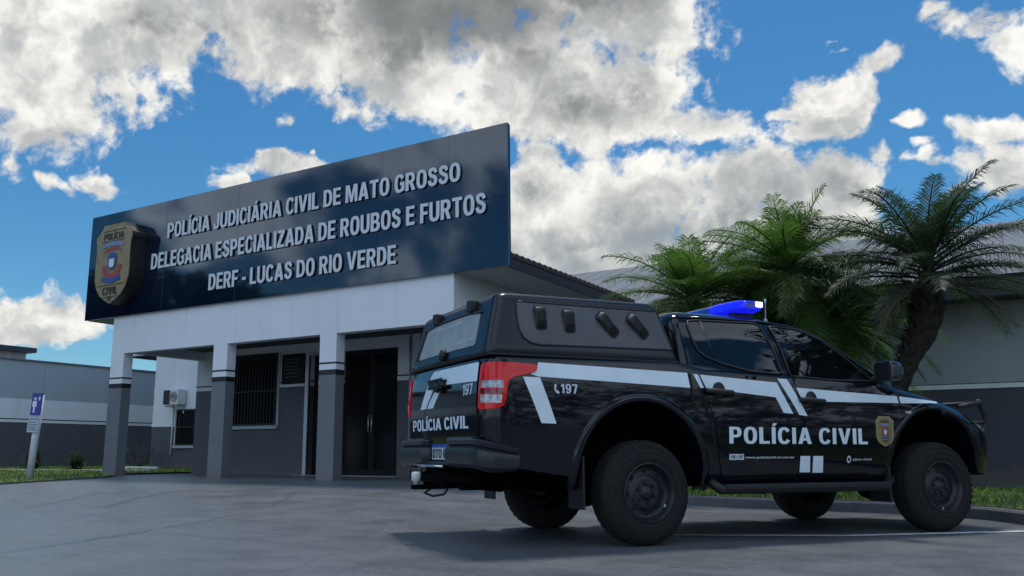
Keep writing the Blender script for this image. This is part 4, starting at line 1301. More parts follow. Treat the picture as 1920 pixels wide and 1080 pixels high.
bo = body_mesh().build('body', M['paint'], None)
cutters = []
for cx, r in ((0, .55), (3.0, .545)):
    for sg in (1, -1):
        c = MB().lathe([(r, .42), (r, 1.1)], (cx, 0, .50), (0, sg, 0), 56).build('cut', M['under'])
        cutters.append(c)
for c in cutters:
    md = bo.modifiers.new('cut', 'BOOLEAN'); md.operation = 'DIFFERENCE'; md.object = c; md.solver = 'EXACT'
dg = bpy.context.evaluated_depsgraph_get()
me = bpy.data.meshes.new_from_object(bo.evaluated_get(dg))
bo.modifiers.clear(); bo.data = me
for c in cutters: bpy.data.objects.remove(c)
bm = bmesh.new(); bm.from_mesh(me)
for e in bm.edges:
    if len(e.link_faces) == 2 and e.calc_face_angle(0) > R(38): e.smooth = False
bm.to_mesh(me); bm.free()
me.materials.clear(); me.materials.append(M['paint']); me.materials.append(M['under'])
for p in me.polygons:
    c = p.center
    p.material_index = 1 if (abs(c.y) < .86 and c.z < 1.045 and (c.x ** 2 + (c.z - .5) ** 2 < .553 ** 2 or (c.x - 3) ** 2 + (c.z - .5) ** 2 < .548 ** 2)) else 0
    if p.normal.z < -.9: p.material_index = 1
bo.parent = TR
# dark liners in the arches, chassis, axles
b = MB()
b.box((-1.2, -.50, .46), (3.5, .50, .60)).box((-1.25, -.42, .40), (3.6, -.34, .52)).box((-1.25, .34, .40), (3.6, .42, .52))
for cx in (0, 3.0):
    b.tube([(cx, -.76, .38), (cx, .76, .38)], .05, 10)
    b.lathe([(.05, -.14), (.13, -.08), (.15, 0), (.13, .08), (.05, .14)], (cx, 0 if cx == 0 else -.15, .38), (0, 1, 0), 18)
for sg in (1, -1):
    b.tube([(-.62, sg * .56, .52), (-.25, sg * .56, .37), (.15, sg * .56, .35), (.6, sg * .56, .50)], .03, 6)
    b.box((-.06, sg * .52 - .05, .30), (.06, sg * .52 + .05, .44))
b.tube([(-1.15, .3, .42), (-.6, .3, .42), (.2, .32, .45), (1.6, .32, .42)], .035, 8)
b.lathe([(.06, -.35), (.11, -.3), (.11, .3), (.06, .35)], (-.85, .12, .48), (0, 1, 0), 14)
b.build('chassis', M['under'], TR)


def arcpts(cx, cz, r, a0, a1, n): return [(cx + r * cos(R(a0 + (a1 - a0) * i / n)), cz + r * sin(R(a0 + (a1 - a0) * i / n))) for i in range(n + 1)]


def flare(cx, cz, r, a0, a1, sg):
    b = MB(); rows = []
    for x, z in arcpts(cx, cz, 1.0, a0, a1, 30):
        d = Vector((x - cx, z - cz)).normalized()
        row = []
        for rr, of in ((r - .010, -.10), (r - .010, .004), (r + .000, .014), (r + .022, .013), (r + .046, .006), (r + .058, -.006)):
            px, pz = cx + d.x * rr, cz + d.y * rr
            q = side(px, max(.40, min(pz, ztop(px) - .01)), of); q.z = pz
            if sg > 0: q.y = -q.y
            row.append(q)
        rows.append(b.verts(row))
    for i in range(30):
        for k in range(5):
            f = b.face([rows[i][k], rows[i + 1][k], rows[i + 1][k + 1], rows[i][k + 1]]); f.smooth = True
    return b


for sg in (-1, 1):
    flare(0, .50, .55, -8, 190, sg).build('fender_flare', M['paint'], TR, sharp=60)
    flare(3.0, .50, .545, 2, 190, sg).build('fender_flare', M['paint'], TR, sharp=60)
    # mud flap behind the rear wheel, front flap
    MB().box((-.515, sg * .76 - .11, .27), (-.50, sg * .76 + .11, .64), .004).build('mud_flap', M['plastic'], TR)
    MB().box((2.42, sg * .76 - .11, .26), (2.44, sg * .76 + .11, .55), .004).build('mud_flap', M['plastic'], TR)
    MB().tube([(.60, sg * .84, .45), (.66, sg * .89, .395), (2.36, sg * .89, .395), (2.46, sg * .84, .45)], .038, 12).box((.68, sg * .89 - .05, .385), (2.34, sg * .89 + .05, .432), .012).build('side_step', M['plastic'], TR)

# ---- doors on the near side (and far side mirrored)
RD = [(.52, 1.262), (.60, 1.06), (.64, .93), (.66, .80), (.69, .62), (.72, .46), (1.455, .452), (1.47, .60), (1.53, .90), (1.455, 1.262)]
FD = [(1.463, 1.262), (1.538, .90), (1.478, .60), (1.463, .452), (2.36, .452), (2.44, .60), (2.53, .80), (2.60, .98), (2.57, 1.14), (2.52, 1.22)]
TRIMZ = 1.3
for sg in (-1, 1):
    fn = (lambda x, z, d: side(x, z, d)) if sg < 0 else (lambda x, z, d: (lambda q: Vector((q.x, -q.y, q.z)))(side(x, z, d)))
    for nm, ol in (('rear_door', RD), ('front_door', FD)):
        d_ = patch(nm, roundpoly(ol, .05), fn, M['paint'], TR, .006, .012, .07)
        hx = .70 if nm == 'rear_door' else 1.62
        hz = 1.135 if nm == 'rear_door' else 1.088
        hb = MB()
        c = fn(hx, hz, .012)
        hb.lathe([(.001, 0), (.052, 0), (.060, .006), (.050, .012), (.001, .010)], fn(hx, hz + .01, .002), (0, sg, 0), 24)
        o_ = .012
        p0, p1 = fn(hx - .125, hz - .004, .03), fn(hx + .135, hz - .018, .03)
        hb.tube([fn(hx - .13, hz, .012), fn(hx - .10, hz - .002, .042), fn(hx + .10, hz - .014, .042), fn(hx + .13, hz - .016, .012)], [.020, .022, .022, .018], 10)
        hb.build('handle', M['plastic'], d_)
# dark shut lines round the doors and between bed and cab
for sg in (-1, 1):
    fn = (lambda x, z, d: side(x, z, d)) if sg < 0 else (lambda x, z, d: (lambda q: Vector((q.x, -q.y, q.z)))(side(x, z, d)))
    patch('panel_gap', [(.425, 1.34), (.448, 1.34), (.468, 1.0), (.445, 1.0)], fn, M['hole'], TR, .003, .004, .08)
    patch('door_gap', [(.488, 1.27), (.520, 1.27), (.690, .62), (.665, .62)], fn, M['hole'], TR, .0025, .004, .08)

# ---- greenhouse
GL = [(1.20, .855, .40, 2.72), (1.27, .845, .40, 2.60), (1.34, .82, .40, 2.45), (1.45, .785, .405, 2.29), (1.55, .752, .41, 2.11), (1.655, .708, .42, 1.92), (1.71, .680, .43, 1.76), (1.745, .655, .45, 1.60), (1.775, .615, .48, 1.42), (1.795, .555, .54, 1.26), (1.805, .46, .62, 1.12)]
GZ_ = [g[0] for g in GL]; GY_ = [g[1] for g in GL]
ghw = lambda z: interp(z, GZ_, GY_)


def ring_rect(xr, xf, hw, rr, rf, n=7, bow=0.0):
    """rounded rectangle, corners rr at the rear and rf in front"""
    pts = []
    for (cx, cy, r, a0) in ((xf - rf, hw - rf, rf, 0), (xr + rr, hw - rr, rr, 90), (xr + rr, -hw + rr, rr, 180), (xf - rf, -hw + rf, rf, 270)):
        for i in range(n + 1):
            a = R(a0 + 90 * i / n); pts.append((cx + r * cos(a), cy + r * sin(a)))
    return pts


def rounded_sweep(levels, cap_lift=.012):
    b = MB(); rings = []
    for z, hw, xr, xf, rr, rf in levels:
        rings.append(b.verts([(x, y, z) for x, y in ring_rect(xr, xf, hw, rr, rf)]))
    n = len(rings[0])
    for A, B in zip(rings, rings[1:]):
        for k in range(n):
            f = b.face([A[k], A[(k + 1) % n], B[(k + 1) % n], B[k]]); f.smooth = True
    c = rings[-1]; cen = sum((v.co for v in c), Vector()) / n; cen.z += cap_lift
    inner = b.verts([v.co.lerp(cen, .5) + Vector((0, 0, cap_lift * .35)) for v in c])
    for k in range(n):
        f = b.face([c[k], c[(k + 1) % n], inner[(k + 1) % n], inner[k]]); f.smooth = True
    f = b.face(inner); f.smooth = True
    b.face(rings[0][::-1])
    return b


rounded_sweep([(z, hw, xr, xf, .09, .16) for z, hw, xr, xf in GL]).build('cab', M['paint'], TR, sharp=50)


def gside(x, z, off=0.0, sg=-1): return Vector((x, sg * (ghw(z) + off), z))


RG = [(.560, 1.665), (.58, 1.70), (.66, 1.712), (1.27, 1.722), (1.305, 1.70), (1.36, 1.50), (1.375, 1.30), (1.30, 1.292), (1.06, 1.303), (.81, 1.352), (.66, 1.402), (.595, 1.45), (.565, 1.56)]
FG = [(1.455, 1.28), (1.44, 1.50), (1.405, 1.70), (1.47, 1.708), (1.70, 1.690), (1.90, 1.615), (2.10, 1.475), (2.30, 1.315), (2.345, 1.265), (1.9, 1.258)]
for sg in (-1, 1):
    fn = lambda x, z, d, sg=sg: gside(x, z, d, sg)
    for nm, ol in (('rear_side_window', RG), ('front_side_window', FG)):
        g_ = patch(nm, ol, fn, M['tint'], TR, .004, .008, .08)
        cx = sum(p[0] for p in ol) / len(ol); cz = sum(p[1] for p in ol) / len(ol)
        b = MB()
        pts = [fn(x, z, .006) for x, z in densify(ol, .06)]
        b.tube(pts, .009, 6, closed=True)
        b.build('window_seal', M['plastic'], g_)
    # bright drip rail along the roof
    MB().tube([gside(x, z, .004, sg) for x, z in ((.50, 1.735), (.9, 1.742), (1.3, 1.742), (1.6, 1.722), (1.80, 1.672), (2.0, 1.572), (2.25, 1.405), (2.42, 1.29))], .010, 6).build('roof_trim', M['paint'], TR)
# vertical quarter divider of the rear window
MB().tube([gside(.70, 1.705, .008), gside(.735, 1.385, .008)], .008, 6).build('window_divider', M['plastic'], TR)


def wscreen(y, t, off):
    z = 1.33 + (1.70 - 1.33) * t
    x = interp(z, GZ_, [g[3] for g in GL]) + off
    return Vector((x + .012 - .02 * (y / .6) ** 2, y, z + off * .6))


patch('windscreen', [(-.62, .02), (.62, .02), (.5, .98), (-.5, .98)], wscreen, M['tint'], TR, .006, .01, .09)

# ---- canopy over the bed
CL = []
for z in (1.348, 1.375, 1.42, 1.52, 1.62, 1.70): CL.append((z, interp(z, [1.34, 1.75], [.838, .772]), -1.245 + (z - 1.36) * .26, .372 - (z - 1.39) * .36, .07, .05))
CL[0] = (1.348, .825, -1.235, .375, .07, .05)
zt_, hw_, xr_, xf_ = 1.750, .772, -1.147, .24
for k in range(6):
    a = pi / 2 * k / 5; r = .062
    CL.append((zt_ + r * sin(a), hw_ - r * (1 - cos(a)), xr_ + r * .9 * (1 - cos(a)) + .01 * sin(a), xf_ - r * .6 * (1 - cos(a)), .07, .05))
cn = rounded_sweep(CL, .035).build('canopy', M['canopy'], TR, sharp=50)
chw = lambda z: interp(z, [c[0] for c in CL], [c[1] for c in CL])
cxr = lambda z: interp(z, [c[0] for c in CL], [c[2] for c in CL])
MB().box((-1.225, -.842, 1.340), (.365, .842, 1.356), .006).build('canopy_seal', M['plastic'], cn)
CP = roundpoly([(-.985, 1.745), (-.955, 1.425), (.330, 1.445), (.225, 1.742)], .035)
CP2 = [(-.985, 1.745), (-.985, 1.60), (-.975, 1.535), (-.945, 1.475), (-.89, 1.440), (-.82, 1.428), (.325, 1.443), (.225, 1.742)]
for sg in (-1, 1):
    fn = lambda x, z, d, sg=sg: Vector((x, sg * (chw(z) + d), z))
    pn = patch('side_panel', CP2, fn, M['canopy_film'], cn, .004, .006, .08)
    b = MB(); b.tube([fn(x, z, .004) for x, z in densify(CP2, .05)], .007, 6, closed=True); b.build('panel_moulding', M['canopy'], pn)
    for vx, vz, tilt, w_, h_ in ((-.800, 1.630, 4, .088, .165), (-.565, 1.620, 4, .088, .165), (-.235, 1.612, 42, .085, .205), (.03, 1.612, 42, .085, .205)):
        b = MB()
        ol = roundpoly([(-w_ / 2, -h_ / 2), (w_ / 2, -h_ / 2), (w_ / 2, h_ / 2), (-w_ / 2, h_ / 2)], .03)
        rows = []
        ct, st = cos(R(tilt)), sin(R(tilt))
        for sc, d in ((1.12, .003), (1.0, .016), (.92, .038), (.72, .044)):
            row = []
            for u, v in ol:
                dd = d * (.35 if v < -h_ * .2 and d > .02 else 1)
                uu, vv = u * sc, v * sc
                row.append(fn(vx + uu * ct + vv * -st * -1 * -1, vz + uu * st + vv * ct, dd) if False else fn(vx + uu * ct - vv * st, vz + uu * st + vv * ct, dd))
            rows.append(b.verts(row))
        n = len(ol)
        for A, B in zip(rows, rows[1:]):
            for k in range(n):
                f = b.face([A[k], A[(k + 1) % n], B[(k + 1) % n], B[k]]); f.smooth = True
        b.face(rows[-1])
        vo = b.build('vent', M['plastic'], pn)
        b = MB(); pl = [(-w_ * .36, -h_ * .44), (w_ * .36, -h_ * .44), (w_ * .36, -h_ * .16), (-w_ * .36, -h_ * .16)]
        b.poly([fn(vx + u * ct - v * st, vz + u * st + v * ct, .030) for u, v in pl])
        b.build('vent_opening', M['hole'], vo)

# rear lid of the canopy, its glass painted with a pale reflection, hinges and lock
def crear(y, z, off=0.0): return Vector((cxr(z) - .003 - off + .02 * (y / .75) ** 2, y, z))


lid = patch('rear_lid', roundpoly([(-.735, 1.372), (.735, 1.372), (.66, 1.758), (-.66, 1.758)], .06), crear, M['canopy'], cn, .012, .016, .08)
rg_ = patch('rear_glass', roundpoly([(-.60, 1.432), (.62, 1.432), (.55, 1.690), (-.56, 1.690)], .03), crear, M['rear_sheen'], lid, .017, .008, .08)
b = MB(); b.tube([crear(y, z, .018) for y, z in ((-.585, 1.680), (-.3, 1.703), (.3, 1.703), (.56, 1.685), (.60, 1.60), (.635, 1.43))], .010, 6); b.build('glass_seal', M['plastic'], rg_)
for y in (-.40, .33):
    MB().box((-1.205, y - .035, 1.70), (-1.115, y + .035, 1.795), .012).build('hinge', M['plastic'], lid)
MB().lathe([(.001, 0), (.05, 0), (.045, .03), (.03, .036), (.001, .036)], crear(-.02, 1.412, .012), (-1, 0, .2), 20).build('lock', M['plastic'], lid)
text('lettering', 'www.pjc.mt.gov.br', .62, .034, lambda u, v, d: crear(.36 - u, 1.640 + v - .015 * u, .022), M['vinyl_small'], rg_, .01)
text('lettering', 'pjc oficial', .26, .026, lambda u, v, d: crear(-.28 - u, 1.475 + v, .022), M['vinyl_small'], rg_, .01)

# ---- tailgate
tg = patch('tailgate', roundpoly([(-.70, .735), (.70, .735), (.70, 1.318), (-.70, 1.318)], .04), rear, M['paint'], TR, .012, .016, .08)
patch('white_stripe', [(-.70, 1.300), (.16, 1.300), (.22, 1.26), (.43, 1.01), (.29, 1.01), (.12, 1.165), (.04, 1.18), (-.70, 1.165)], rear, M['vinyl'], tg, .0145, .002, .07)
patch('white_stripe', [(.26, 1.01), (.12, 1.01), (-.04, 1.15), (.09, 1.15)], rear, M['vinyl'], tg, .0145, .002, .07)
lettering('lettering', 'POLÍCIA CIVIL', 1.20, .090, lambda u, v, d: rear(.63 - u, .838 + v, .015), M['vinyl'], tg)
lettering('lettering', '197', .17, .08, lambda u, v, d: rear(-.47 - u, 1.075 + v, .015), M['vinyl_small'], tg)
hb = MB().box(rear(.14, 1.165, .05), rear(-.14, 1.215, .002), .015)
hb.lathe([(.001, 0), (.045, 0), (.04, .03), (.001, .034)], rear(-.02, 1.165, .03), (-1, 0, 0), 18)
hb.build('handle', M['plastic'], tg)

# ---- tail lamps (wrap round the corner), u runs backwards from the start of the corner
LO = [(-.255, 1.280), (-.262, 1.255), (-.235, 1.225), (-.15, 1.203), (-.075, 1.188), (-.035, 1.165), (-.022, 1.12), (-.005, 1.03), (.01, .985), (.06, .966), (.18, .962), (.215, .97), (.205, 1.268), (.19, 1.285), (.05, 1.290), (-.10, 1.288)]
for sg in (-1, 1):
    fn = lambda u, z, d, sg=sg: (lambda q: q if sg < 0 else Vector((q.x, -q.y, q.z)))(skin(-u, z, d))
    lamp = patch('tail_lamp', LO, fn, M['red_lens'], TR, .016, .022, .035)
    patch('lens', [(.012, 1.160), (.175, 1.163), (.175, 1.112), (.008, 1.107)], fn, M['clear_lens'], lamp, .019, .004, .03)
    patch('lens', [(.020, 1.060), (.175, 1.064), (.175, 1.008), (.026, 1.004)], fn, M['clear_lens'], lamp, .019, .004, .03)
    patch('lens', [(.004, 1.098), (.19, 1.102), (.19, 1.074), (.012, 1.070)], fn, M['red_dark'], lamp, .018, .004, .03)

# ---- rear bumper with step, plate, tow bar
b = MB()
b.box((-1.248, -.30, .60), (-1.18, .30, .765), .008).box((-1.300, -.30, .572), (-1.18, .30, .600), .008)
bp_ = b.build('rear_bumper', M['bumper'], TR)
for sg in (-1, 1):
    b = MB(); rows = []
    for t in range(17):
        f = t / 16
        if f < .12: p = Vector((-1.25 - .06 * f / .12, sg * (.235 + .025 * f / .12))); nrm = Vector((-.6, -sg * .6))
        elif f < .6: p = Vector((-1.31, sg * (.26 + (.80 - .26) * (f - .12) / .48))); nrm = Vector((-1, 0))
        else:
            a = (f - .6) / .4; q_ = pi / 2 * min(1, a * 1.8)
            p = Vector((-1.305 + .10 * (1 - cos(q_)) + .17 * max(0, a - .5) * 2, sg * (.80 + .095 * sin(q_)))); nrm = Vector((-cos(q_), sg * sin(q_)))
        k = 1 - .30 * max(0, f - .78) * 4.5
        dz = -.045 * sstep(f, .45, 1)
        sec = [(-.08, .762), (0, .768), (.012, .756), (.002, .728), (-.012, .720), (.018, .700), (.026, .655), (.014, .590), (-.02, .560), (-.08, .57)]
        rows.append(b.verts([(p.x + nrm.x * o, p.y + nrm.y * o, .67 + (z - .67) * k + dz) for o, z in sec]))
    for i in range(16):
        for k in range(9):
            f_ = b.face([rows[i][k], rows[i + 1][k], rows[i + 1][k + 1], rows[i][k + 1]]); f_.smooth = True
    b.face(rows[0]); b.face(rows[-1])
    b.build('bumper_end', M['bumper'], bp_, sharp=32)
    MB().box((-1.312, min(sg * .26, sg * .70), .764), (-1.24, max(sg * .26, sg * .70), .776), .005).build('step_pad', M['mirror_paint'], bp_)
MB().tube([(-1.28, .80, .60), (-1.318, .3, .566), (-1.318, -.2, .566)], .010, 8).build('lower_trim', M['chrome'], bp_)
pl_ = MB().box((-1.260, -.20, .612), (-1.250, .20, .742), .003).build('number_plate', M['plate'], TR)
MB().box((-1.2635, -.197, .706), (-1.2595, .197, .739)).build('plate_band', M['plate_blue'], pl_)
lettering('lettering', 'OTO OT', .36, .068, lambda u, v, d: Vector((-1.2625, .18 - u, .626 + v)), M['badge_dark'], pl_)
b = MB()
b.tube([(-1.26, .55, .475), (-1.26, -.62, .475)], .035, 8).tube([(-1.05, .5, .5), (-1.26, .5, .475)], .03, 8).tube([(-1.05, -.55, .5), (-1.26, -.55, .475)], .03, 8)
b.box((-1.49, -.035, .395), (-1.2, .035, .43), .005).box((-1.28, -.13, .40), (-1.2, .13, .53), .008)
hb_ = b.build('tow_bar', M['under'], TR)
MB().lathe([(.020, 0), (.020, .03), (.034, .034), (.036, .085), (.030, .098), (.001, .10)], (-1.46, 0, .425), (0, 0, 1), 16).build('tow_ball', M['ac'], hb_)
MB().tube([(-1.34, .0, .40), (-1.38, .03, .365), (-1.34, -.05, .345), (-1.28, -.12, .36), (-1.27, -.17, .40)], .010, 6).build('safety_chain', M['steel_black'], hb_)

# ---- stripes and writing along both sides
def decal_side(sg):
    fn = (lambda x, z, d: side(x, z, d)) if sg < 0 else (lambda x, z, d: (lambda q: Vector((q.x, -q.y, q.z)))(side(x, z, d)))
    P = lambda nm, ol, off=.0035, m='vinyl': patch(nm, ol, fn, M[m], TR, off, .002, .08)
    P('white_stripe', [(-.852, 1.298), (.424, 1.267), (.436, 1.153), (-.243, 1.177), (-.86, 1.196), (-.925, 1.212), (-.875, 1.235)])
    P('white_slash', [(-.982, 1.192), (-.848, 1.190), (-.727, .868), (-.845, .870)])
    P('white_stripe', [(.475, 1.262), (.520, 1.259), (.575, 1.155), (.530, 1.155)], .0045)
    P('white_stripe', [(.535, 1.257), (1.281, 1.218), (1.336, 1.115), (1.418, .972), (1.322, .979), (1.252, 1.100), (.585, 1.152)], .0085)
    P('white_slash', [(1.292, 1.252), (1.392, 1.250), (1.565, .957), (1.482, .964)], .0085)
    P('white_stripe', [(1.475, 1.183), (1.861, 1.167), (2.575, 1.141), (2.585, 1.083), (1.845, 1.077), (1.528, 1.078)], .0085)
    P('white_stripe', [(2.605, 1.140), (3.10, 1.108), (3.10, 1.094), (2.615, 1.082)], .004)
    P('white_block', [(1.480, .640), (1.580, .640), (1.588, .512), (1.482, .512)], .0085)
    P('white_block', [(1.612, .640), (1.716, .640), (1.724, .508), (1.616, .508)], .0085)
    P('info_label', [(.777, .656), (.915, .656), (.918, .612), (.777, .612)], .0085, 'vinyl_small')
    mir = (lambda x0, w: (lambda u: x0 + u)) if sg < 0 else (lambda x0, w: (lambda u: x0 + w - u))
    T = lambda nm, t, x0, z0, w, h, bold=.03, off=.009, m='vinyl': text(nm, t, w, h, (lambda f: (lambda u, v, d: fn(f(u), z0 + v, off)))(mir(x0, w)), M[m], TR, bold)
    for t_, x0, z0, w, h, off, m in (('POLÍCIA CIVIL', .776, .735, 1.425, .128, .009, 'vinyl'), ('197', -.685, 1.083, .135, .066, .005, 'vinyl_small')):
        lettering('lettering', t_, w, h, (lambda f, z0=z0, off=off: (lambda u, v, d: fn(f(u), z0 + v, off)))(mir(x0, w)), M[m], TR, gap=.11)
    T('lettering', '190 / 197', .79, .622, .115, .025, .02, .0115, 'badge_dark')
    T('lettering', 'www.policiacivil.mt.gov.br', .928, .622, .49, .018, .02, .009, 'vinyl_small')
    T('lettering', 'pjcmt oficial', 2.035, .604, .205, .018, .02, .009, 'vinyl_small')
    # telephone handset before the number and ring logo before the small writing
    P('phone_mark', [(-.735, 1.145), (-.722, 1.147), (-.718, 1.128), (-.726, 1.123), (-.722, 1.103), (-.706, 1.100), (-.698, 1.085), (-.708, 1.076), (-.728, 1.088), (-.740, 1.112)], .005, 'vinyl_small')
    b = MB()
    for i in range(20):
        a0, a1 = 2 * pi * i / 20, 2 * pi * (i + 1) / 20
        b.poly([fn(1.992 + r * .75 * cos(a), .612 + r * sin(a), .009) for r, a in ((.016, a0), (.030, a0), (.030, a1), (.016, a1))])
    b.build('ring_mark', M['vinyl_small'], TR)
    # gold badge on the front door
    k = .145
    sh = [(2.400 + u * k * 1.20, .843 + v * k) for u, v in SHIELD]
    bd = patch('door_badge', sh, fn, M['gold'], TR, .009, .003, .06)
    patch('badge_face', [(2.400 + u * k * 1.02, .843 + v * k * .88) for u, v in SHIELD], fn, M['badge_face'], bd, .0105, .002, .06)
    for ol, m in (([(-.3, .3), (.3, .3), (.3, .45), (-.3, .45)], 'badge_sky'), ([(-.28, .16), (.28, .16), (.28, .27), (-.28, .27)], 'badge_red'), ([(-.3, -.25), (.3, -.25), (.3, .1), (-.3, .1)], 'badge_red'), ([(-.3, -.42), (.3, -.42), (.3, -.30), (-.3, -.30)], 'badge_blue')):
        patch('badge_band', [(2.400 + u * k, .843 + v * k) for u, v in ol], fn, M[m], bd, .0115, .001, .06)
    patch('badge_roundel', [(2.400 + .12 * k * cos(a), .843 + (-.05 + .14 * sin(a)) * k) for a in [2 * pi * i / 12 for i in range(12)]], fn, M['sign_white'], bd, .0125, .001, .06)
    for t_, z0 in (('POLÍCIA', .50), ('CIVIL', -.62)):
        w = .62 * k if t_ == 'POLÍCIA' else .5 * k
        lettering('badge_lettering', t_, w, .12 * k, (lambda f, z0=z0: (lambda u, v, d: fn(f(u), .843 + z0 * k + v, .0122)))(mir(2.4 - w / 2, w)), M['badge_dark'], bd)
    # side repeater and headlamp
    patch('side_repeater', roundpoly([(2.655, 1.018), (2.735, 1.012), (2.733, .992), (2.655, .996)], .01), fn, M['clear_lens'], TR, .010, .012, .03)


decal_side(-1)
decal_side(1)
for sg in (-1, 1):
    fs = lambda s, z, d, sg=sg: (lambda q: q if sg < 0 else Vector((q.x, -q.y, q.z)))(skin(s, z, d))
    hl = patch('headlight', [(4.50, 1.035), (4.66, .985), (4.85, .93), (5.15, .90), (5.40, .89), (5.36, .80), (5.05, .80), (4.80, .84), (4.62, .93)], fs, M['head_lens'], TR, .008, .014, .05)
    patch('lens', [(4.74, .94), (4.90, .905), (4.90, .85), (4.76, .88)], fs, M['clear_lens'], hl, .011, .003, .04)
patch('grille', [(-.55, .62), (.55, .62), (.62, .86), (-.62, .86)], lambda y, z, d: Vector((3.925 - .03 * y * y - inset(z) + d, y, z)), M['plastic'], TR, .012, .016, .1)
# front guard hoops
b = MB()
for y in (-.52, .52):
    b.tube([(3.86, y, .62), (3.96, y, .78), (4.08, y, .86), (4.14, y, .95), (4.06, y, 1.135), (3.78, y * .98, 1.09)], .022, 10)
    b.lathe([(.001, -.03), (.035, -.02), (.035, .02), (.001, .03)], (4.06, y, 1.135), (0, 1, 0), 12)
b.tube([(4.06, -.52, 1.135), (4.06, .52, 1.135)], .018, 10).tube([(4.13, -.52, .95), (4.13, .52, .95)], .018, 10).tube([(3.98, -.52, .79), (3.98, .52, .79)], .018, 10)
b.build('bull_bar', M['plastic'], TR)

# ---- mirrors
for sg in (-1, 1):
    b = MB(); rows = []
    for x, sc in ((2.325, .93), (2.33, 1.0), (2.38, 1.0), (2.44, .93), (2.485, .70), (2.505, .35)):
        ring = roundpoly([(-.095 * sc, -.085 * sc), (.095 * sc, -.085 * sc), (.095 * sc, .09 * sc), (-.095 * sc, .09 * sc)], .05)
        rows.append(b.verts([(x, sg * .985 + u, 1.335 + v) for u, v in ring]))
    n = len(rows[0])
    for A, B in zip(rows, rows[1:]):
        for k in range(n):
            f = b.face([A[k], A[(k + 1) % n], B[(k + 1) % n], B[k]]); f.smooth = True
    b.face(rows[0]); b.face(rows[-1])
    mo = b.build('mirror', M['mirror_paint'], TR, sharp=45)
    MB().box((2.318, sg * .985 - .078, 1.265), (2.3245, sg * .985 + .078, 1.41), .003).build('mirror_glass', M['tint'], mo)
    MB().tube([(2.36, sg * .83, 1.265), (2.37, sg * .90, 1.275), (2.38, sg * .95, 1.285)], [.04, .032, .03], 10).build('mirror_arm', M['plastic'], mo)

# ---- beacon bar and aerial on the roof
b = MB()
NB_ = 24; rows = []
for i in range(NB_ + 1):
    t = -1 + 2 * i / NB_; y = t * .60
    taper = (1 - abs(t) ** 6) ** .5
    cx = 1.36 - .30 * abs(t) ** 1.4 * 0 - .02
    ring = roundpoly([(-.135, -.05), (.135, -.05), (.125, .055), (-.11, .055)], .05)
    rows.append(b.verts([(cx + u * (.55 + .45 * taper), y, 1.895 + v * (.4 + .6 * taper)) for u, v in ring]))
n = len(rows[0])
for A, B in zip(rows, rows[1:]):
    for k in range(n):
        f = b.face([A[k], A[(k + 1) % n], B[(k + 1) % n], B[k]]); f.smooth = True
b.face(rows[0]); b.face(rows[-1])
lb_ = b.build('beacon_bar', M['blue_lens'], TR)
for sg in (-1,):
    b = MB(); rw = []
    for i in range(NB_ + 1):
        t = -.985 + .70 * i / NB_; y = t * .60
        tp = (1 - abs(t) ** 6) ** .5 * (1 + .02 * sin(i * pi / 3)); tp = min(tp, 1.02)
        rw.append(b.verts([(1.34 + u * 1.03 * (.55 + .45 * tp), y, 1.895 + v * 1.05 * (.4 + .6 * tp)) for u, v in roundpoly([(-.135, -.05), (.135, -.05), (.125, .055), (-.11, .055)], .05)]))
    for A, B in zip(rw, rw[1:]):
        for k in range(len(A)):
            f = b.face([A[k], A[(k + 1) % len(A)], B[(k + 1) % len(A)], B[k]]); f.smooth = True
    b.face(rw[0]); b.face(rw[-1])
    b.build('lit_module', M['blue_lit'], lb_)
    MB().box((1.36, -.611, 1.880), (1.43, -.585, 1.925), .008).build('led', M['led'], lb_)
b = MB()
for y in (-.42, .42): b.box((1.24, y - .04, 1.79), (1.44, y + .04, 1.85), .01)
b.build('mount', M['plastic'], lb_)
b = MB().lathe([(.018, 0), (.014, .02), (.004, .035), (.003, .17), (.009, .175), (.009, .20), (.001, .203)], (1.50, -.55, 1.765), (.05, 0, 1), 10)
b.build('aerial', M['sign_small'], TR)

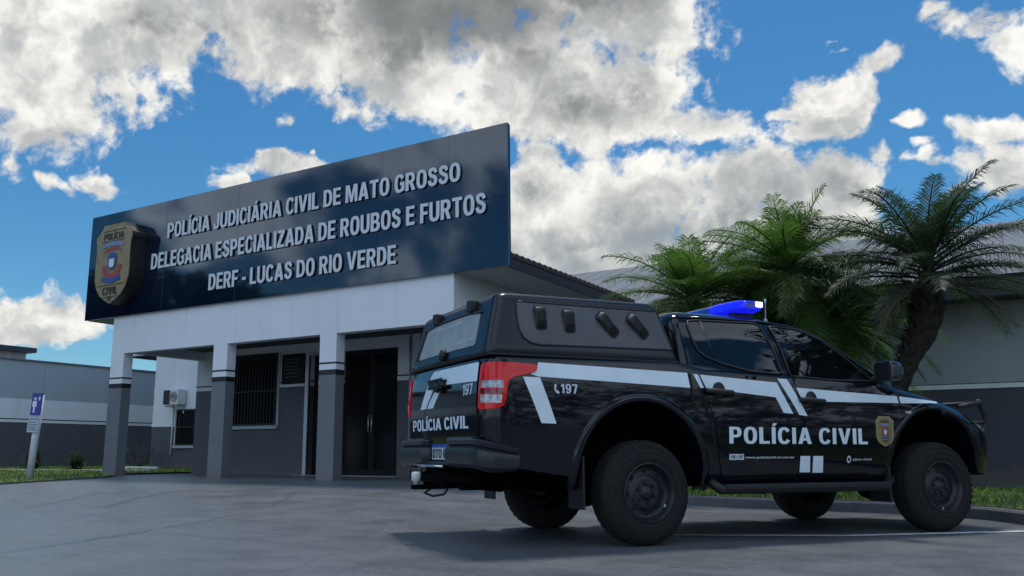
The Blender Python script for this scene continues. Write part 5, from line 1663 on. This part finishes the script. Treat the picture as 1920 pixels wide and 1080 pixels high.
# ---- wheels
def make_wheel():
    w = empty('wheel', (0, 0, 0)); w.parent = TR
    b = MB()
    # tyre, axis along -y (outer face towards -y): offsets are from the outer face inwards
    b.lathe([(.205, .018), (.222, .006), (.262, .0), (.318, .006), (.348, .022), (.369, .045), (.3755, .07), (.3755, .19), (.369, .215), (.348, .238), (.318, .254), (.262, .26), (.215, .25), (.205, .23)], (0, 0, 0), (0, 1, 0), 72, closed=False)
    for k in range(42):
        a = 2 * pi * k / 42
        for row, (y0, y1, r0, r1, da) in enumerate(((.045, .088, .360, .3775, 0), (.096, .164, .366, .3785, .07), (.172, .215, .360, .3775, .0))):
            a0 = a + da
            hw = .40 * 2 * pi / 42
            pts = []
            for (rr, yy0, yy1) in ((r0, y0, y1), (r1, y0 + .012, y1 - .012)):
                for s_ in (-1, 1):
                    for yy in (yy0, yy1):
                        aa = a0 + s_ * hw * .78 + (yy - .13) * .35 * (1 if row == 1 else 0)
                        pts.append((rr * cos(aa), yy, rr * sin(aa)))
            v = b.verts(pts)
            for f in ((0, 1, 3, 2), (4, 5, 7, 6), (0, 1, 5, 4), (2, 3, 7, 6), (0, 2, 6, 4), (1, 3, 7, 5)): b.face([v[i] for i in f])
        # shoulder lugs on the side wall
        a0 = a; pts = []
        for rr, yy in ((.326, .006), (.348, .020)):
            for s_ in (-1, 1): 
                aa = a0 + s_ * .032
                pts.append((rr * cos(aa), yy, rr * sin(aa)))
        for rr, yy in ((.326, .001), (.350, .015)):
            for s_ in (-1, 1):
                aa = a0 + s_ * .028
                pts.append((rr * cos(aa), yy, rr * sin(aa)))
        v = b.verts(pts)
        for f in ((4, 5, 7, 6), (0, 1, 5, 4), (2, 3, 7, 6), (0, 2, 6, 4), (1, 3, 7, 5)): b.face([v[i] for i in f])
    for r_ in (.245, .292):
        b.lathe([(r_ - .004, .004), (r_ - .002, -.002), (r_ + .002, -.002), (r_ + .004, .004)], (0, 0, 0), (0, 1, 0), 72, closed=False)
    tl = b.build('tyre', M['rubber'], w, sharp=35)
    b = MB()
    b.lathe([(.208, .24), (.208, .016), (.216, .002), (.208, -.001), (.200, .008), (.192, .034), (.180, .060), (.172, .066), (.128, .058), (.118, .046), (.098, .040), (.060, .044), (.046, .030), (.040, .022), (.001, .018)], (0, 0, 0), (0, 1, 0), 64, closed=False)
    rl = b.build('rim', M['steel_black'], w, sharp=50)
    for k in range(8):
        b = MB()
        a = 2 * pi * (k + .5) / 8
        ring = []
        for i in range(14):
            t = 2 * pi * i / 14
            r_ = .151 + .014 * sin(t); aa = a + .125 * cos(t)
            ring.append((r_ * cos(aa), .0605, r_ * sin(aa)))
        b.poly(ring)
        b.build('rim_hole', M['hole'], rl)
    b = MB()
    for k in range(6):
        a = 2 * pi * k / 6
        b.lathe([(.012, .044), (.012, .026), (.007, .020), (.001, .019)], (.075 * cos(a), 0, .075 * sin(a)), (0, 1, 0), 6, smooth=False)
    b.build('wheel_nut', M['steel_black'], rl)
    MB().box((.168, .036, -.05), (.190, .044, -.025), .002).build('balance_weight', M['chrome'], rl)
    return w


def copy_tree(o, parent):
    c = o.copy(); COL.objects.link(c); c.parent = parent
    for ch in list(o.children): copy_tree(ch, c)
    return c


w0 = make_wheel()
spots = [(.03, -.884, 0, 20), (3.03, -.884, 0, 75), (.03, .884, pi, 0), (3.03, .884, pi, 40)]
for i, (x, y, rz, roll) in enumerate(spots):
    w = w0 if i == 0 else copy_tree(w0, TR)
    w.location = (x, y, .379)
    w.rotation_euler = (0, R(roll), rz)
    if x > 1 and y < 0: w.rotation_euler = (0, R(roll), rz + R(-3))
